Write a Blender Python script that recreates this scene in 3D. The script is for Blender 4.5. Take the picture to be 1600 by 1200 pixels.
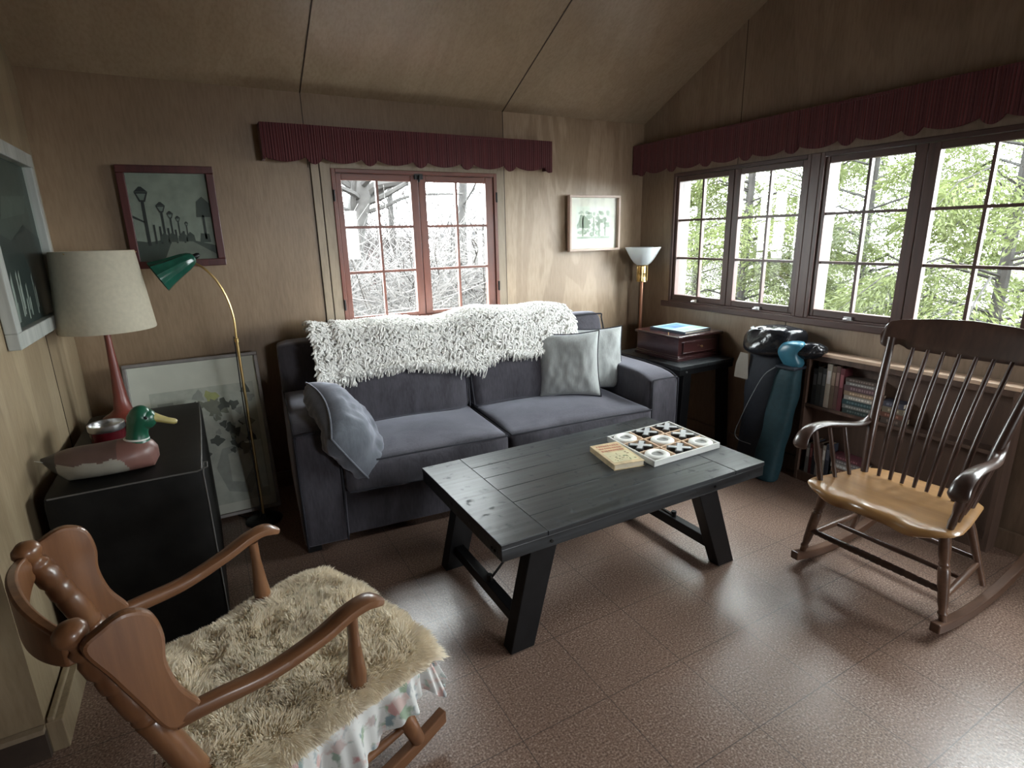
import bpy, bmesh, math, random
import numpy as np
from mathutils import Vector, Matrix, noise

for o in list(bpy.data.objects):
    bpy.data.objects.remove(o, do_unlink=True)
random.seed(7)
RNG = np.random.default_rng(11)
SC = bpy.context.scene
COL = SC.collection
PI = math.pi

# ------------------------------------------------------------------ camera
YAW, PITCH, ROLL, FPX = 0.502350829, 0.262120871, -0.024473004, 865.9
cy, sy = math.cos(YAW), math.sin(YAW)
cp, sp = math.cos(PITCH), math.sin(PITCH)
cr, sr = math.cos(ROLL), math.sin(ROLL)
Rz = np.array([[cy, -sy, 0], [sy, cy, 0], [0, 0, 1]])
B = np.array([[1, 0, 0], [0, -sp, -cp], [0, cp, -sp]])
Cc = np.array([[cr, -sr, 0], [sr, cr, 0], [0, 0, 1]])
M = Cc @ B @ Rz
cam_data = bpy.data.cameras.new('camera')
cam = bpy.data.objects.new('camera', cam_data)
COL.objects.link(cam)
right, up, back = M[0], -M[1], -M[2]
cam.matrix_world = Matrix(((right[0], up[0], back[0], 0), (right[1], up[1], back[1], 0),
                           (right[2], up[2], back[2], 1.387), (0, 0, 0, 1)))
cam_data.sensor_fit = 'HORIZONTAL'
cam_data.sensor_width = 36.0
cam_data.lens = 36.0 * FPX / 1600.0
cam_data.clip_start = 0.05
SC.camera = cam

# ------------------------------------------------------------------ world, daylight, exposure
SC.view_settings.view_transform = 'Standard'
SC.view_settings.look = 'None'
SC.view_settings.gamma = 1.0
SC.view_settings.use_curve_mapping = False
SC.view_settings.exposure = 1.95
w = bpy.data.worlds.new('overcast_sky')
SC.world = w
w.use_nodes = True
bg = w.node_tree.nodes['Background']
bg.inputs['Color'].default_value = (0.93, 0.97, 1.0, 1)
bg.inputs['Strength'].default_value = 10.0


def portal(name, loc, rot, sx, sz):
    l = bpy.data.lights.new(name, 'AREA')
    l.shape = 'RECTANGLE'
    l.size, l.size_y = sx, sz
    l.cycles.is_portal = True
    o = bpy.data.objects.new(name, l)
    COL.objects.link(o)
    o.location = loc
    o.rotation_euler = rot
    return o


YB, XL, XR = 3.28, -0.558, 2.93
EAVE, SLOPE = 2.125, 0.490
YR = -0.40                 # ridge
YREAR = -3.2
XFAR = -2.6
portal('portal_rear', (2.1, YREAR - .02, 1.45), (PI / 2, 0, 0), .85, .85)
portal('portal_back', (1.21, YB + .145, 1.33), (-PI / 2, 0, 0), 1.0, .85)
portal('portal_right', (XR + .145, 1.42, 1.33), (0, PI / 2, 0), .87, 3.1)


# ------------------------------------------------------------------ mesh helpers
class MB:
    def __init__(s):
        s.v = []; s.f = []; s.m = []

    def add(s, verts, faces, mi=0):
        b = len(s.v)
        s.v.extend([tuple(map(float, p)) for p in verts])
        s.f.extend([tuple(int(i) + b for i in f) for f in faces])
        s.m.extend([mi] * len(faces))
        return s

    def box(s, x0, x1, y0, y1, z0, z1, mi=0):
        p = [(x0, y0, z0), (x1, y0, z0), (x1, y1, z0), (x0, y1, z0), (x0, y0, z1), (x1, y0, z1), (x1, y1, z1), (x0, y1, z1)]
        return s.add(p, [(3, 2, 1, 0), (4, 5, 6, 7), (0, 1, 5, 4), (1, 2, 6, 5), (2, 3, 7, 6), (3, 0, 4, 7)], mi)

    def hexa(s, low, high, mi=0):
        return s.add(list(low) + list(high), [(3, 2, 1, 0), (4, 5, 6, 7), (0, 1, 5, 4), (1, 2, 6, 5), (2, 3, 7, 6), (3, 0, 4, 7)], mi)

    def tube(s, pts, rad, n=10, mi=0, flat=1.0, cap=True, upv=None, phase=0.0):
        P = [Vector(p) for p in pts]
        k = len(P)
        if not hasattr(rad, '__len__'):
            rad = [rad] * k
        T = []
        for i in range(k):
            a = P[max(i - 1, 0)]; b = P[min(i + 1, k - 1)]
            t = (b - a)
            T.append(t.normalized() if t.length > 1e-9 else Vector((0, 0, 1)))
        ref = Vector(upv) if upv else (Vector((0, 0, 1)) if abs(T[0].z) < .9 else Vector((1, 0, 0)))
        nrm = (ref - T[0] * ref.dot(T[0])).normalized()
        V = []
        for i in range(k):
            if upv:
                nrm = (Vector(upv) - T[i] * Vector(upv).dot(T[i]))
            else:
                nrm = nrm - T[i] * nrm.dot(T[i])
            nrm = nrm.normalized()
            bi = T[i].cross(nrm)
            for j in range(n):
                a = 2 * PI * j / n + phase
                V.append(P[i] + nrm * (math.cos(a) * rad[i] * flat) + bi * (math.sin(a) * rad[i]))
        F = []
        for i in range(k - 1):
            for j in range(n):
                j2 = (j + 1) % n
                F.append((i * n + j, i * n + j2, (i + 1) * n + j2, (i + 1) * n + j))
        if cap:
            F.append(tuple(range(n - 1, -1, -1)))
            F.append(tuple((k - 1) * n + j for j in range(n)))
        return s.add(V, F, mi)

    def lathe(s, prof, org=(0, 0, 0), n=24, mi=0, cap=True, axis=None):
        # prof: (r, z) pairs
        V = []
        for r, z in prof:
            for j in range(n):
                a = 2 * PI * j / n
                V.append(Vector((r * math.cos(a), r * math.sin(a), z)))
        if axis is not None:
            q = Vector((0, 0, 1)).rotation_difference(Vector(axis))
            V = [q @ p for p in V]
        V = [p + Vector(org) for p in V]
        F = []
        for i in range(len(prof) - 1):
            for j in range(n):
                j2 = (j + 1) % n
                F.append((i * n + j, i * n + j2, (i + 1) * n + j2, (i + 1) * n + j))
        if cap:
            F.append(tuple(range(n - 1, -1, -1)))
            F.append(tuple((len(prof) - 1) * n + j for j in range(n)))
        return s.add(V, F, mi)

    def prism(s, poly, org, a1, a2, nrm, th, mi=0):
        # polygon in plane a1,a2 at org, extruded by th along nrm (centred)
        org = Vector(org); a1 = Vector(a1); a2 = Vector(a2); nr = Vector(nrm).normalized()
        lo = [org + a1 * x + a2 * y - nr * th / 2 for x, y in poly]
        hi = [p + nr * th for p in lo]
        k = len(poly)
        F = [tuple(range(k - 1, -1, -1)), tuple(range(k, 2 * k))]
        for i in range(k):
            j = (i + 1) % k
            F.append((i, j, k + j, k + i))
        return s.add(lo + hi, F, mi)

    def grid(s, fn, nu, nv, mi=0, closed=False):
        V = [fn(i / nu, j / nv) for i in range(nu + 1) for j in range(nv + 1)]
        F = [(i * (nv + 1) + j, (i + 1) * (nv + 1) + j, (i + 1) * (nv + 1) + j + 1, i * (nv + 1) + j + 1)
             for i in range(nu) for j in range(nv)]
        return s.add(V, F, mi)

    def rbox(s, x0, x1, y0, y1, z0, z1, r, n=10, puff=(0, 0, 0), fn=None, mi=0):
        c = Vector(((x0 + x1) / 2, (y0 + y1) / 2, (z0 + z1) / 2))
        h = Vector(((x1 - x0) / 2, (y1 - y0) / 2, (z1 - z0) / 2))
        ts = [-1 + 2 * i / n for i in range(n + 1)]
        # denser near the ends
        ts = [math.copysign(1 - (1 - abs(t)) ** 1.6, t) for t in ts]
        for ax in range(3):
            for sg in (-1, 1):
                a, b = [(1, 2), (2, 0), (0, 1)][ax]
                V = []
                for i in range(n + 1):
                    for j in range(n + 1):
                        p = [0, 0, 0]
                        p[ax] = sg; p[a] = ts[i]; p[b] = ts[j]
                        q = Vector((p[0] * h.x, p[1] * h.y, p[2] * h.z))
                        inn = Vector([max(-(h[k] - r), min(h[k] - r, q[k])) for k in range(3)])
                        d = (q - inn)
                        d = d.normalized() * r if d.length > 1e-9 else d
                        pos = inn + d
                        for k in range(3):
                            if puff[k]:
                                k1, k2 = (k + 1) % 3, (k + 2) % 3
                                pos[k] += p[k] * puff[k] * (1 - p[k1] ** 2) * (1 - p[k2] ** 2)
                        pos = pos + c
                        if fn:
                            pos = fn(pos)
                        V.append(pos)
                F = []
                for i in range(n):
                    for j in range(n):
                        q = (i * (n + 1) + j, (i + 1) * (n + 1) + j, (i + 1) * (n + 1) + j + 1, i * (n + 1) + j + 1)
                        F.append(q if sg > 0 else q[::-1])
                s.add(V, F, mi)
        return s


def obj(name, mb, mat, parent=None, smooth=False, bevel=0, merge=False, world=True, subsurf=0, angle=40):
    me = bpy.data.meshes.new(name)
    V = mb.v
    o = bpy.data.objects.new(name, me)
    if parent is not None:
        if world:
            mi = parent['_mw'] if False else Matrix.Translation(parent.location) @ parent.rotation_euler.to_matrix().to_4x4()
            mi = mi.inverted()
            V = [tuple(mi @ Vector(p)) for p in V]
    elif world == 'origin':
        pass
    else:
        A = np.array(V)
        c = ((A[:, 0].min() + A[:, 0].max()) / 2, (A[:, 1].min() + A[:, 1].max()) / 2, A[:, 2].min())
        V = (A - np.array(c)).tolist()
        o.location = c
    me.from_pydata(V, [], mb.f)
    mats = mat if isinstance(mat, (list, tuple)) else [mat]
    for m_ in mats:
        me.materials.append(m_)
    me.polygons.foreach_set('material_index', mb.m)
    if smooth:
        me.polygons.foreach_set('use_smooth', [True] * len(mb.f))
    me.update()
    if merge or smooth:
        bm = bmesh.new(); bm.from_mesh(me)
        if merge:
            bmesh.ops.remove_doubles(bm, verts=bm.verts, dist=1e-5)
        bmesh.ops.recalc_face_normals(bm, faces=bm.faces) if merge else None
        if smooth and angle < 180:
            for e in bm.edges:
                if len(e.link_faces) == 2 and e.calc_face_angle(0) > math.radians(angle):
                    e.smooth = False
        bm.to_mesh(me); bm.free()
    COL.objects.link(o)
    if parent is not None:
        o.parent = parent
    if bevel:
        b = o.modifiers.new('bevel', 'BEVEL')
        b.width = bevel; b.segments = 2; b.limit_method = 'ANGLE'; b.angle_limit = math.radians(35)
    if subsurf:
        q = o.modifiers.new('subsurf', 'SUBSURF'); q.levels = subsurf; q.render_levels = subsurf
    return o


def tag(o, label, cat, group=None, kind=None):
    o['label'] = label; o['category'] = cat
    if group: o['group'] = group
    if kind: o['kind'] = kind
    return o


def thing(name, label, cat, loc=(0, 0, 0), rotz=0, group=None):
    o = bpy.data.objects.new(name, None)
    o.empty_display_size = .1
    COL.objects.link(o)
    o.location = loc; o.rotation_euler = (0, 0, rotz)
    return tag(o, label, cat, group)


def struct(name, mb, mat, parent=None, **k):
    o = obj(name, mb, mat, parent, world='origin' if parent is None else True, **k)
    if parent is None:
        o['kind'] = 'structure'
    return o


def structroot(name, loc=(0, 0, 0)):
    o = bpy.data.objects.new(name, None); COL.objects.link(o); o.location = loc
    o['kind'] = 'structure'
    return o


def copy_tree(o, parent=None):
    c = o.copy(); COL.objects.link(c)
    if parent is not None: c.parent = parent
    for ch in o.children:
        copy_tree(ch, c)
    return c


def spline(pts, n=8):
    # Catmull-Rom through points
    P = [Vector(p) for p in pts]
    Q = [P[0] * 2 - P[1]] + P + [P[-1] * 2 - P[-2]]
    out = []
    for i in range(1, len(Q) - 2):
        for k in range(n):
            t = k / n
            a, b, c, d = Q[i - 1], Q[i], Q[i + 1], Q[i + 2]
            out.append(0.5 * ((2 * b) + (c - a) * t + (2 * a - 5 * b + 4 * c - d) * t * t + (3 * b - a - 3 * c + d) * t ** 3))
    out.append(P[-1])
    return out


def spline2(poly, n=6):
    P = [(x, y, 0) for x, y in poly]
    P = P + [P[0]]
    Q = [Vector(P[-2])] + [Vector(p) for p in P] + [Vector(P[1])]
    out = []
    for i in range(1, len(Q) - 2):
        for k in range(n):
            t = k / n
            a, b, c, d = Q[i - 1], Q[i], Q[i + 1], Q[i + 2]
            q = 0.5 * ((2 * b) + (c - a) * t + (2 * a - 5 * b + 4 * c - d) * t * t + (3 * b - a - 3 * c + d) * t ** 3)
            out.append((q.x, q.y))
    return out


def interp(x, xs, ys):
    return float(np.interp(x, xs, ys))


def nz(p, s=1.0):
    return noise.noise(Vector(p) * s)


# ------------------------------------------------------------------ materials
class NT:
    def __init__(s, name):
        s.m = bpy.data.materials.new(name); s.m.use_nodes = True
        s.t = s.m.node_tree; s.b = s.t.nodes['Principled BSDF']
        s.out = s.t.nodes['Material Output']

    def n(s, typ, **k):
        q = s.t.nodes.new(typ)
        for a, b in k.items():
            if a.startswith('i_'):
                q.inputs[a[2:].replace('_', ' ')].default_value = b
            else:
                setattr(q, a, b)
        return q

    def l(s, a, b):
        s.t.links.new(a, b)

    def coords(s, scale=(1, 1, 1), kind='Object', rot=(0, 0, 0)):
        tc = s.n('ShaderNodeTexCoord'); mp = s.n('ShaderNodeMapping')
        mp.inputs['Scale'].default_value = scale; mp.inputs['Rotation'].default_value = rot
        s.l(tc.outputs[kind], mp.inputs['Vector'])
        return mp.outputs['Vector']

    def ramp(s, fac, stops):
        r = s.n('ShaderNodeValToRGB')
        e = r.color_ramp.elements
        while len(e) < len(stops): e.new(0.5)
        for q, (p, c) in zip(e, stops):
            q.position = p; q.color = tuple(c) + (1,) if len(c) == 3 else c
        s.l(fac, r.inputs['Fac'])
        return r.outputs['Color']

    def bump(s, h, strength=.2, dist=.01, prev=None):
        b = s.n('ShaderNodeBump'); b.inputs['Strength'].default_value = strength; b.inputs['Distance'].default_value = dist
        s.l(h, b.inputs['Height'])
        if prev: s.l(prev, b.inputs['Normal'])
        s.l(b.outputs['Normal'], s.b.inputs['Normal'])
        return b.outputs['Normal']


def plain(name, col, rough=.5, metal=0, spec=.5, sheen=0, noise_amt=.15, nscale=20, bump=0):
    t = NT(name)
    v = t.coords()
    nn = t.n('ShaderNodeTexNoise', i_Scale=nscale, i_Detail=4.0)
    t.l(v, nn.inputs['Vector'])
    c0 = tuple(max(0, c * (1 - noise_amt)) for c in col); c1 = tuple(min(1, c * (1 + noise_amt)) for c in col)
    t.l(t.ramp(nn.outputs['Fac'], [(.3, c0), (.7, c1)]), t.b.inputs['Base Color'])
    t.b.inputs['Roughness'].default_value = rough
    t.b.inputs['Metallic'].default_value = metal
    t.b.inputs['Specular IOR Level'].default_value = spec
    if sheen:
        t.b.inputs['Sheen Weight'].default_value = sheen
        t.b.inputs['Sheen Roughness'].default_value = .4
    if bump:
        t.bump(nn.outputs['Fac'], bump, .005)
    return t.m


def wood(name, dark, light, axis='z', rough=.4, scale=14, stretch=.07, coat=0, bump=.12, spec=.5):
    t = NT(name)
    sc = {'x': (stretch, 1, 1), 'y': (1, stretch, 1), 'z': (1, 1, stretch)}[axis]
    v = t.coords(sc)
    a = t.n('ShaderNodeTexNoise', i_Scale=float(scale), i_Detail=5.0, i_Distortion=.6)
    b = t.n('ShaderNodeTexNoise', i_Scale=float(scale * 7), i_Detail=3.0)
    t.l(v, a.inputs['Vector']); t.l(v, b.inputs['Vector'])
    mx = t.n('ShaderNodeMath', operation='MULTIPLY_ADD'); mx.inputs[1].default_value = .35
    t.l(b.outputs['Fac'], mx.inputs[0]); t.l(a.outputs['Fac'], mx.inputs[2])
    t.l(t.ramp(mx.outputs[0], [(.42, dark), (.9, light)]), t.b.inputs['Base Color'])
    t.b.inputs['Roughness'].default_value = rough
    t.b.inputs['Specular IOR Level'].default_value = spec
    t.b.inputs['Coat Weight'].default_value = coat
    t.b.inputs['Coat Roughness'].default_value = .15
    if bump: t.bump(b.outputs['Fac'], bump, .002)
    return t.m


def plywood(name, dark, light, grain, axis='z', rough=.42, scale=2.2, wav=1.0):
    t = NT(name)
    st = .16
    sc = {'x': (st, 1, 1), 'y': (1, st, 1), 'z': (1, 1, st)}[axis]
    v = t.coords(sc)
    big = t.n('ShaderNodeTexNoise', i_Scale=float(scale), i_Detail=3.0, i_Distortion=1.2)
    t.l(v, big.inputs['Vector'])
    # cathedral grain: rings of the noise
    mm = t.n('ShaderNodeMath', operation='MULTIPLY'); mm.inputs[1].default_value = 26.0 * wav
    t.l(big.outputs['Fac'], mm.inputs[0])
    sn = t.n('ShaderNodeMath', operation='SINE'); t.l(mm.outputs[0], sn.inputs[0])
    fine = t.n('ShaderNodeTexNoise', i_Scale=90.0, i_Detail=3.0); t.l(v, fine.inputs['Vector'])
    blot = t.n('ShaderNodeTexNoise', i_Scale=1.6, i_Detail=4.0); t.l(t.coords(), blot.inputs['Vector'])
    base = t.ramp(blot.outputs['Fac'], [(.3, dark), (.7, light)])
    gm = t.ramp(sn.outputs[0], [(.0, (0, 0, 0)), (.9, (1, 1, 1))])
    mix = t.n('ShaderNodeMixRGB', blend_type='MULTIPLY'); mix.inputs['Fac'].default_value = grain
    t.l(base, mix.inputs['Color1'])
    gcol = t.ramp(sn.outputs[0], [(.05, (.52, .45, .38)), (.55, (1, 1, 1))])
    t.l(gcol, mix.inputs['Color2'])
    mix2 = t.n('ShaderNodeMixRGB', blend_type='MULTIPLY'); mix2.inputs['Fac'].default_value = .5
    t.l(mix.outputs['Color'], mix2.inputs['Color1'])
    t.l(t.ramp(fine.outputs['Fac'], [(.3, (.7, .66, .6)), (.6, (1, 1, 1))]), mix2.inputs['Color2'])
    t.l(mix2.outputs['Color'], t.b.inputs['Base Color'])
    t.b.inputs['Roughness'].default_value = rough
    t.b.inputs['Specular IOR Level'].default_value = .5
    ad = t.n('ShaderNodeMath', operation='ADD'); t.l(big.outputs['Fac'], ad.inputs[0]); t.l(fine.outputs['Fac'], ad.inputs[1])
    t.bump(ad.outputs[0], .12, .004)
    return t.m


MAT = {}
MAT['wall'] = plywood('plywood_wall', (.235, .160, .098), (.315, .220, .138), .12)
MAT['wall_grain'] = plywood('plywood_wall_grained', (.40, .295, .20), (.48, .365, .25), .40, scale=2.6)
MAT['wall_left'] = plywood('plywood_wall_left', (.30, .232, .15), (.40, .315, .205), .34)
MAT['wall_window'] = plywood('plywood_wall_window', (.24, .172, .12), (.33, .245, .172), .25)
MAT['ceiling'] = plywood('plywood_ceiling', (.34, .255, .172), (.40, .305, .21), .14, axis='y', rough=.33)
MAT['seam'] = plain('panel_seam', (.05, .032, .022), .8)
MAT['trim'] = plywood('trim_board', (.30, .235, .165), (.36, .285, .20), .12)
MAT['redwood'] = wood('window_redwood', (.10, .028, .018), (.21, .065, .038), 'z', .38)
MAT['redwood_x'] = wood('window_redwood_rail', (.10, .028, .018), (.21, .065, .038), 'x', .38)
MAT['darkwood'] = wood('window_darkwood', (.045, .022, .018), (.10, .048, .038), 'z', .4)
MAT['darkwood_y'] = wood('window_darkwood_rail', (.045, .022, .018), (.10, .048, .038), 'y', .4)


def floor_mat():
    t = NT('speckled_vinyl_tile')
    v = t.coords()
    vo = t.n('ShaderNodeTexVoronoi', i_Scale=150.0); t.l(v, vo.inputs['Vector'])
    n1 = t.n('ShaderNodeTexNoise', i_Scale=165.0, i_Detail=4.0); t.l(v, n1.inputs['Vector'])
    n2 = t.n('ShaderNodeTexNoise', i_Scale=3.0, i_Detail=3.0); t.l(v, n2.inputs['Vector'])
    base = t.ramp(n1.outputs['Fac'], [(.30, (.085, .044, .030)), (.45, (.215, .132, .096)), (.57, (.32, .215, .165)), (.70, (.56, .44, .36))])
    mx = t.n('ShaderNodeMixRGB', blend_type='MULTIPLY'); mx.inputs['Fac'].default_value = .5
    t.l(base, mx.inputs['Color1'])
    t.l(t.ramp(n2.outputs['Fac'], [(.3, (.72, .70, .70)), (.7, (1, 1, 1))]), mx.inputs['Color2'])
    sep = t.n('ShaderNodeSeparateXYZ'); t.l(v, sep.inputs[0])
    ms = []
    for ax, off in ((0, 1.526), (1, 1.098)):
        s0 = t.n('ShaderNodeMath', operation='SUBTRACT'); s0.inputs[1].default_value = off
        t.l(sep.outputs[ax], s0.inputs[0])
        pp = t.n('ShaderNodeMath', operation='PINGPONG'); pp.inputs[1].default_value = .1525
        t.l(s0.outputs[0], pp.inputs[0])
        lt = t.n('ShaderNodeMath', operation='LESS_THAN'); lt.inputs[1].default_value = .0014
        t.l(pp.outputs[0], lt.inputs[0]); ms.append(lt.outputs[0])
    mxm = t.n('ShaderNodeMath', operation='MAXIMUM'); t.l(ms[0], mxm.inputs[0]); t.l(ms[1], mxm.inputs[1])
    mf = t.n('ShaderNodeMath', operation='MULTIPLY'); mf.inputs[1].default_value = .8; t.l(mxm.outputs[0], mf.inputs[0])
    fin = t.n('ShaderNodeMixRGB'); t.l(mf.outputs[0], fin.inputs['Fac'])
    t.l(mx.outputs['Color'], fin.inputs['Color1']); fin.inputs['Color2'].default_value = (.05, .035, .03, 1)
    t.l(fin.outputs['Color'], t.b.inputs['Base Color'])
    t.b.inputs['Roughness'].default_value = .31
    t.b.inputs['Specular IOR Level'].default_value = .75
    n3 = t.n('ShaderNodeTexNoise', i_Scale=110.0, i_Detail=2.0); t.l(t.coords((1, .6, 1), rot=(0, 0, .4)), n3.inputs['Vector'])
    n4 = t.n('ShaderNodeTexNoise', i_Scale=9.0, i_Detail=2.0); t.l(v, n4.inputs['Vector'])
    nr = t.bump(n4.outputs['Fac'], .10, .008)
    t.bump(n3.outputs['Fac'], .20, .0028, nr)
    return t.m


MAT['floor'] = floor_mat()


def velvet(name, c0, c1, sheen=.6, spec=.2):
    t = NT(name)
    v = t.coords()
    a = t.n('ShaderNodeTexNoise', i_Scale=7.0, i_Detail=5.0, i_Distortion=.8)
    b = t.n('ShaderNodeTexNoise', i_Scale=120.0, i_Detail=3.0)
    t.l(t.coords((1, 1, .35)), a.inputs['Vector']); t.l(t.coords((1, 1, .2)), b.inputs['Vector'])
    mx = t.n('ShaderNodeMath', operation='MULTIPLY_ADD'); mx.inputs[1].default_value = .5
    t.l(b.outputs['Fac'], mx.inputs[0]); t.l(a.outputs['Fac'], mx.inputs[2])
    t.l(t.ramp(mx.outputs[0], [(.5, c0), (.95, c1)]), t.b.inputs['Base Color'])
    t.b.inputs['Roughness'].default_value = .85
    t.b.inputs['Specular IOR Level'].default_value = spec
    t.b.inputs['Sheen Weight'].default_value = sheen
    t.b.inputs['Sheen Roughness'].default_value = .45
    t.b.inputs['Sheen Tint'].default_value = (.85, .86, 1, 1)
    t.bump(b.outputs['Fac'], .15, .002)
    return t.m


MAT['velvet'] = velvet('charcoal_velvet', (.036, .033, .040), (.082, .076, .090))
MAT['velvet_pillow'] = velvet('slate_velvet', (.075, .082, .095), (.13, .14, .16), .9)
MAT['piping'] = plain('dark_piping', (.018, .018, .026), .8)
MAT['silverfab'] = velvet('silver_grey_fabric', (.30, .31, .30), (.46, .48, .47), .3)
MAT['wool'] = plain('cream_wool', (.86, .845, .81), .95, noise_amt=.12, nscale=60, sheen=.3)
MAT['fleece'] = plain('sheepskin_fleece', (.90, .82, .68), .95, noise_amt=.10, nscale=9, sheen=.25)
MAT['blackwood'] = None


def black_table():
    t = NT('black_stained_wood')
    v = t.coords((.05, 1, 1))
    a = t.n('ShaderNodeTexNoise', i_Scale=55.0, i_Detail=6.0); t.l(v, a.inputs['Vector'])
    k = t.n('ShaderNodeTexNoise', i_Scale=28.0, i_Detail=3.0); t.l(t.coords(), k.inputs['Vector'])
    t.l(t.ramp(a.outputs['Fac'], [(.35, (.009, .0105, .012)), (.75, (.040, .046, .051))]), t.b.inputs['Base Color'])
    t.l(t.ramp(k.outputs['Fac'], [(.62, (.34, .34, .34)), (.72, (.6, .6, .6))]), t.b.inputs['Roughness'])
    t.b.inputs['Specular IOR Level'].default_value = .55
    t.bump(a.outputs['Fac'], .22, .002)
    return t.m


MAT['blackwood'] = black_table()
MAT['blackpaint'] = plain('black_paint', (.006, .006, .007), .45, spec=.32, noise_amt=.3)
MAT['cabinet_black'] = plain('cabinet_black', (.007, .0065, .006), .5, spec=.16, noise_amt=.3)
MAT['blackmetal'] = plain('black_iron', (.02, .02, .02), .4, metal=.6)
MAT['steel'] = plain('bright_steel', (.6, .6, .6), .3, metal=1)
MAT['brass'] = plain('aged_brass', (.62, .45, .20), .28, metal=1, noise_amt=.1)
MAT['copper'] = plain('copper_pole', (.52, .26, .17), .32, metal=.85, noise_amt=.08)
MAT['shade'] = plain('linen_shade', (.56, .51, .40), .9, nscale=60, noise_amt=.08)
MAT['redstem'] = wood('red_lacquer_wood', (.10, .022, .016), (.20, .045, .03), 'z', .35)
MAT['mahogany'] = wood('mahogany', (.022, .007, .009), (.060, .018, .018), 'x', .25, coat=.7)
MAT['maple'] = wood('maple_rocker', (.110, .043, .018), (.235, .105, .046), 'z', .36, coat=.35)
MAT['maple_x'] = wood('maple_rocker_rail', (.100, .040, .018), (.215, .096, .043), 'x', .36, coat=.35)
MAT['walnut'] = wood('dark_walnut', (.030, .016, .012), (.078, .040, .028), 'z', .33, coat=.4)
MAT['walnut_mid'] = wood('warm_walnut', (.075, .038, .024), (.16, .085, .052), 'x', .36, coat=.35)
MAT['oakseat'] = wood('honey_seat', (.20, .098, .034), (.38, .205, .080), 'y', .3, scale=8, coat=.5)
MAT['case'] = wood('bookcase_brown', (.060, .036, .026), (.12, .072, .052), 'z', .45)
MAT['casetop_glare'] = wood('bookcase_top_glare', (.50, .35, .24), (.66, .49, .36), 'y', .38, coat=.3)  # honey wood made paler to paint in the window glare on top
MAT['burgundy'] = None


def valance_mat():
    t = NT('burgundy_valance')
    sep = t.n('ShaderNodeSeparateXYZ'); t.l(t.coords(), sep.inputs[0])
    ad = t.n('ShaderNodeMath', operation='ADD'); t.l(sep.outputs[0], ad.inputs[0]); t.l(sep.outputs[1], ad.inputs[1])
    ml = t.n('ShaderNodeMath', operation='MULTIPLY'); ml.inputs[1].default_value = 520.0; t.l(ad.outputs[0], ml.inputs[0])
    sn = t.n('ShaderNodeMath', operation='SINE'); t.l(ml.outputs[0], sn.inputs[0])
    t.l(t.ramp(sn.outputs[0], [(.0, (.075, .013, .017)), (1, (.135, .026, .030))]), t.b.inputs['Base Color'])
    t.b.inputs['Roughness'].default_value = .8
    t.b.inputs['Sheen Weight'].default_value = .2
    t.bump(sn.outputs[0], .3, .002)
    return t.m


MAT['burgundy'] = valance_mat()


def glass_mat(name='window_glass', k=1.0):
    t = NT(name)
    tr = t.n('ShaderNodeBsdfTransparent'); tr.inputs['Color'].default_value = (.97, .99, .98, 1)
    gl = t.n('ShaderNodeBsdfGlossy'); gl.inputs['Roughness'].default_value = .02
    lw = t.n('ShaderNodeFresnel', i_IOR=1.45)
    mx = t.n('ShaderNodeMixShader')
    ge = t.n('ShaderNodeNewGeometry'); inv = t.n('ShaderNodeMath', operation='MULTIPLY_ADD'); inv.inputs[1].default_value = -k; inv.inputs[2].default_value = k
    t.l(ge.outputs['Backfacing'], inv.inputs[0])
    fm = t.n('ShaderNodeMath', operation='MULTIPLY'); t.l(lw.outputs[0], fm.inputs[0]); t.l(inv.outputs[0], fm.inputs[1])
    t.l(fm.outputs[0], mx.inputs[0]); t.l(tr.outputs[0], mx.inputs[1]); t.l(gl.outputs[0], mx.inputs[2])
    t.l(mx.outputs[0], t.out.inputs['Surface'])
    return t.m


MAT['glass'] = glass_mat()
MAT['picture_glass'] = glass_mat('picture_glass', .16)
MAT['white_glass'] = plain('white_glass', (.80, .84, .84), .2, noise_amt=.02)


def add_translucent(m, col, f):
    t = m.node_tree; o = t.nodes['Material Output']; b = t.nodes['Principled BSDF']
    tr = t.nodes.new('ShaderNodeBsdfTranslucent'); tr.inputs['Color'].default_value = col + (1,)
    mx = t.nodes.new('ShaderNodeMixShader'); mx.inputs[0].default_value = f
    t.links.new(b.outputs[0], mx.inputs[1]); t.links.new(tr.outputs[0], mx.inputs[2]); t.links.new(mx.outputs[0], o.inputs['Surface'])


add_translucent(MAT['white_glass'], (.95, .98, .98), .4)
add_translucent(MAT['fleece'], (.95, .87, .72), .35)
add_translucent(MAT['shade'], (.60, .52, .38), .25)
MAT['green_glass'] = plain('green_glass', (.012, .075, .050), .15, noise_amt=.3)
MAT['whiteframe'] = wood('whitewashed_frame', (.27, .28, .26), (.46, .47, .44), 'z', .5)
MAT['redframe'] = wood('cherry_frame', (.035, .008, .008), (.08, .018, .016), 'z', .35)
MAT['paleframe'] = wood('pale_pink_frame', (.48, .35, .28), (.60, .46, .38), 'z', .45)
MAT['greyframe'] = plain('grey_metal_frame', (.22, .20, .19), .45, metal=.3)
MAT['matboard'] = plain('mat_board', (.62, .58, .52), .8, noise_amt=.04)


def P_(name, col, **k):
    if name not in MAT: MAT[name] = plain(name, col, **k)
    return MAT[name]


# ------------------------------------------------------------------ room shell
TH = .12


def ceil_z(y):
    return EAVE + SLOPE * (YB - y) if y >= YR else EAVE + SLOPE * (YB - YR) - SLOPE * (YR - y)


mb = MB(); mb.box(XFAR - .2, XR + .2, YREAR - .2, YB + .2, -.1, 0)
struct('floor', mb, MAT['floor'])

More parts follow.
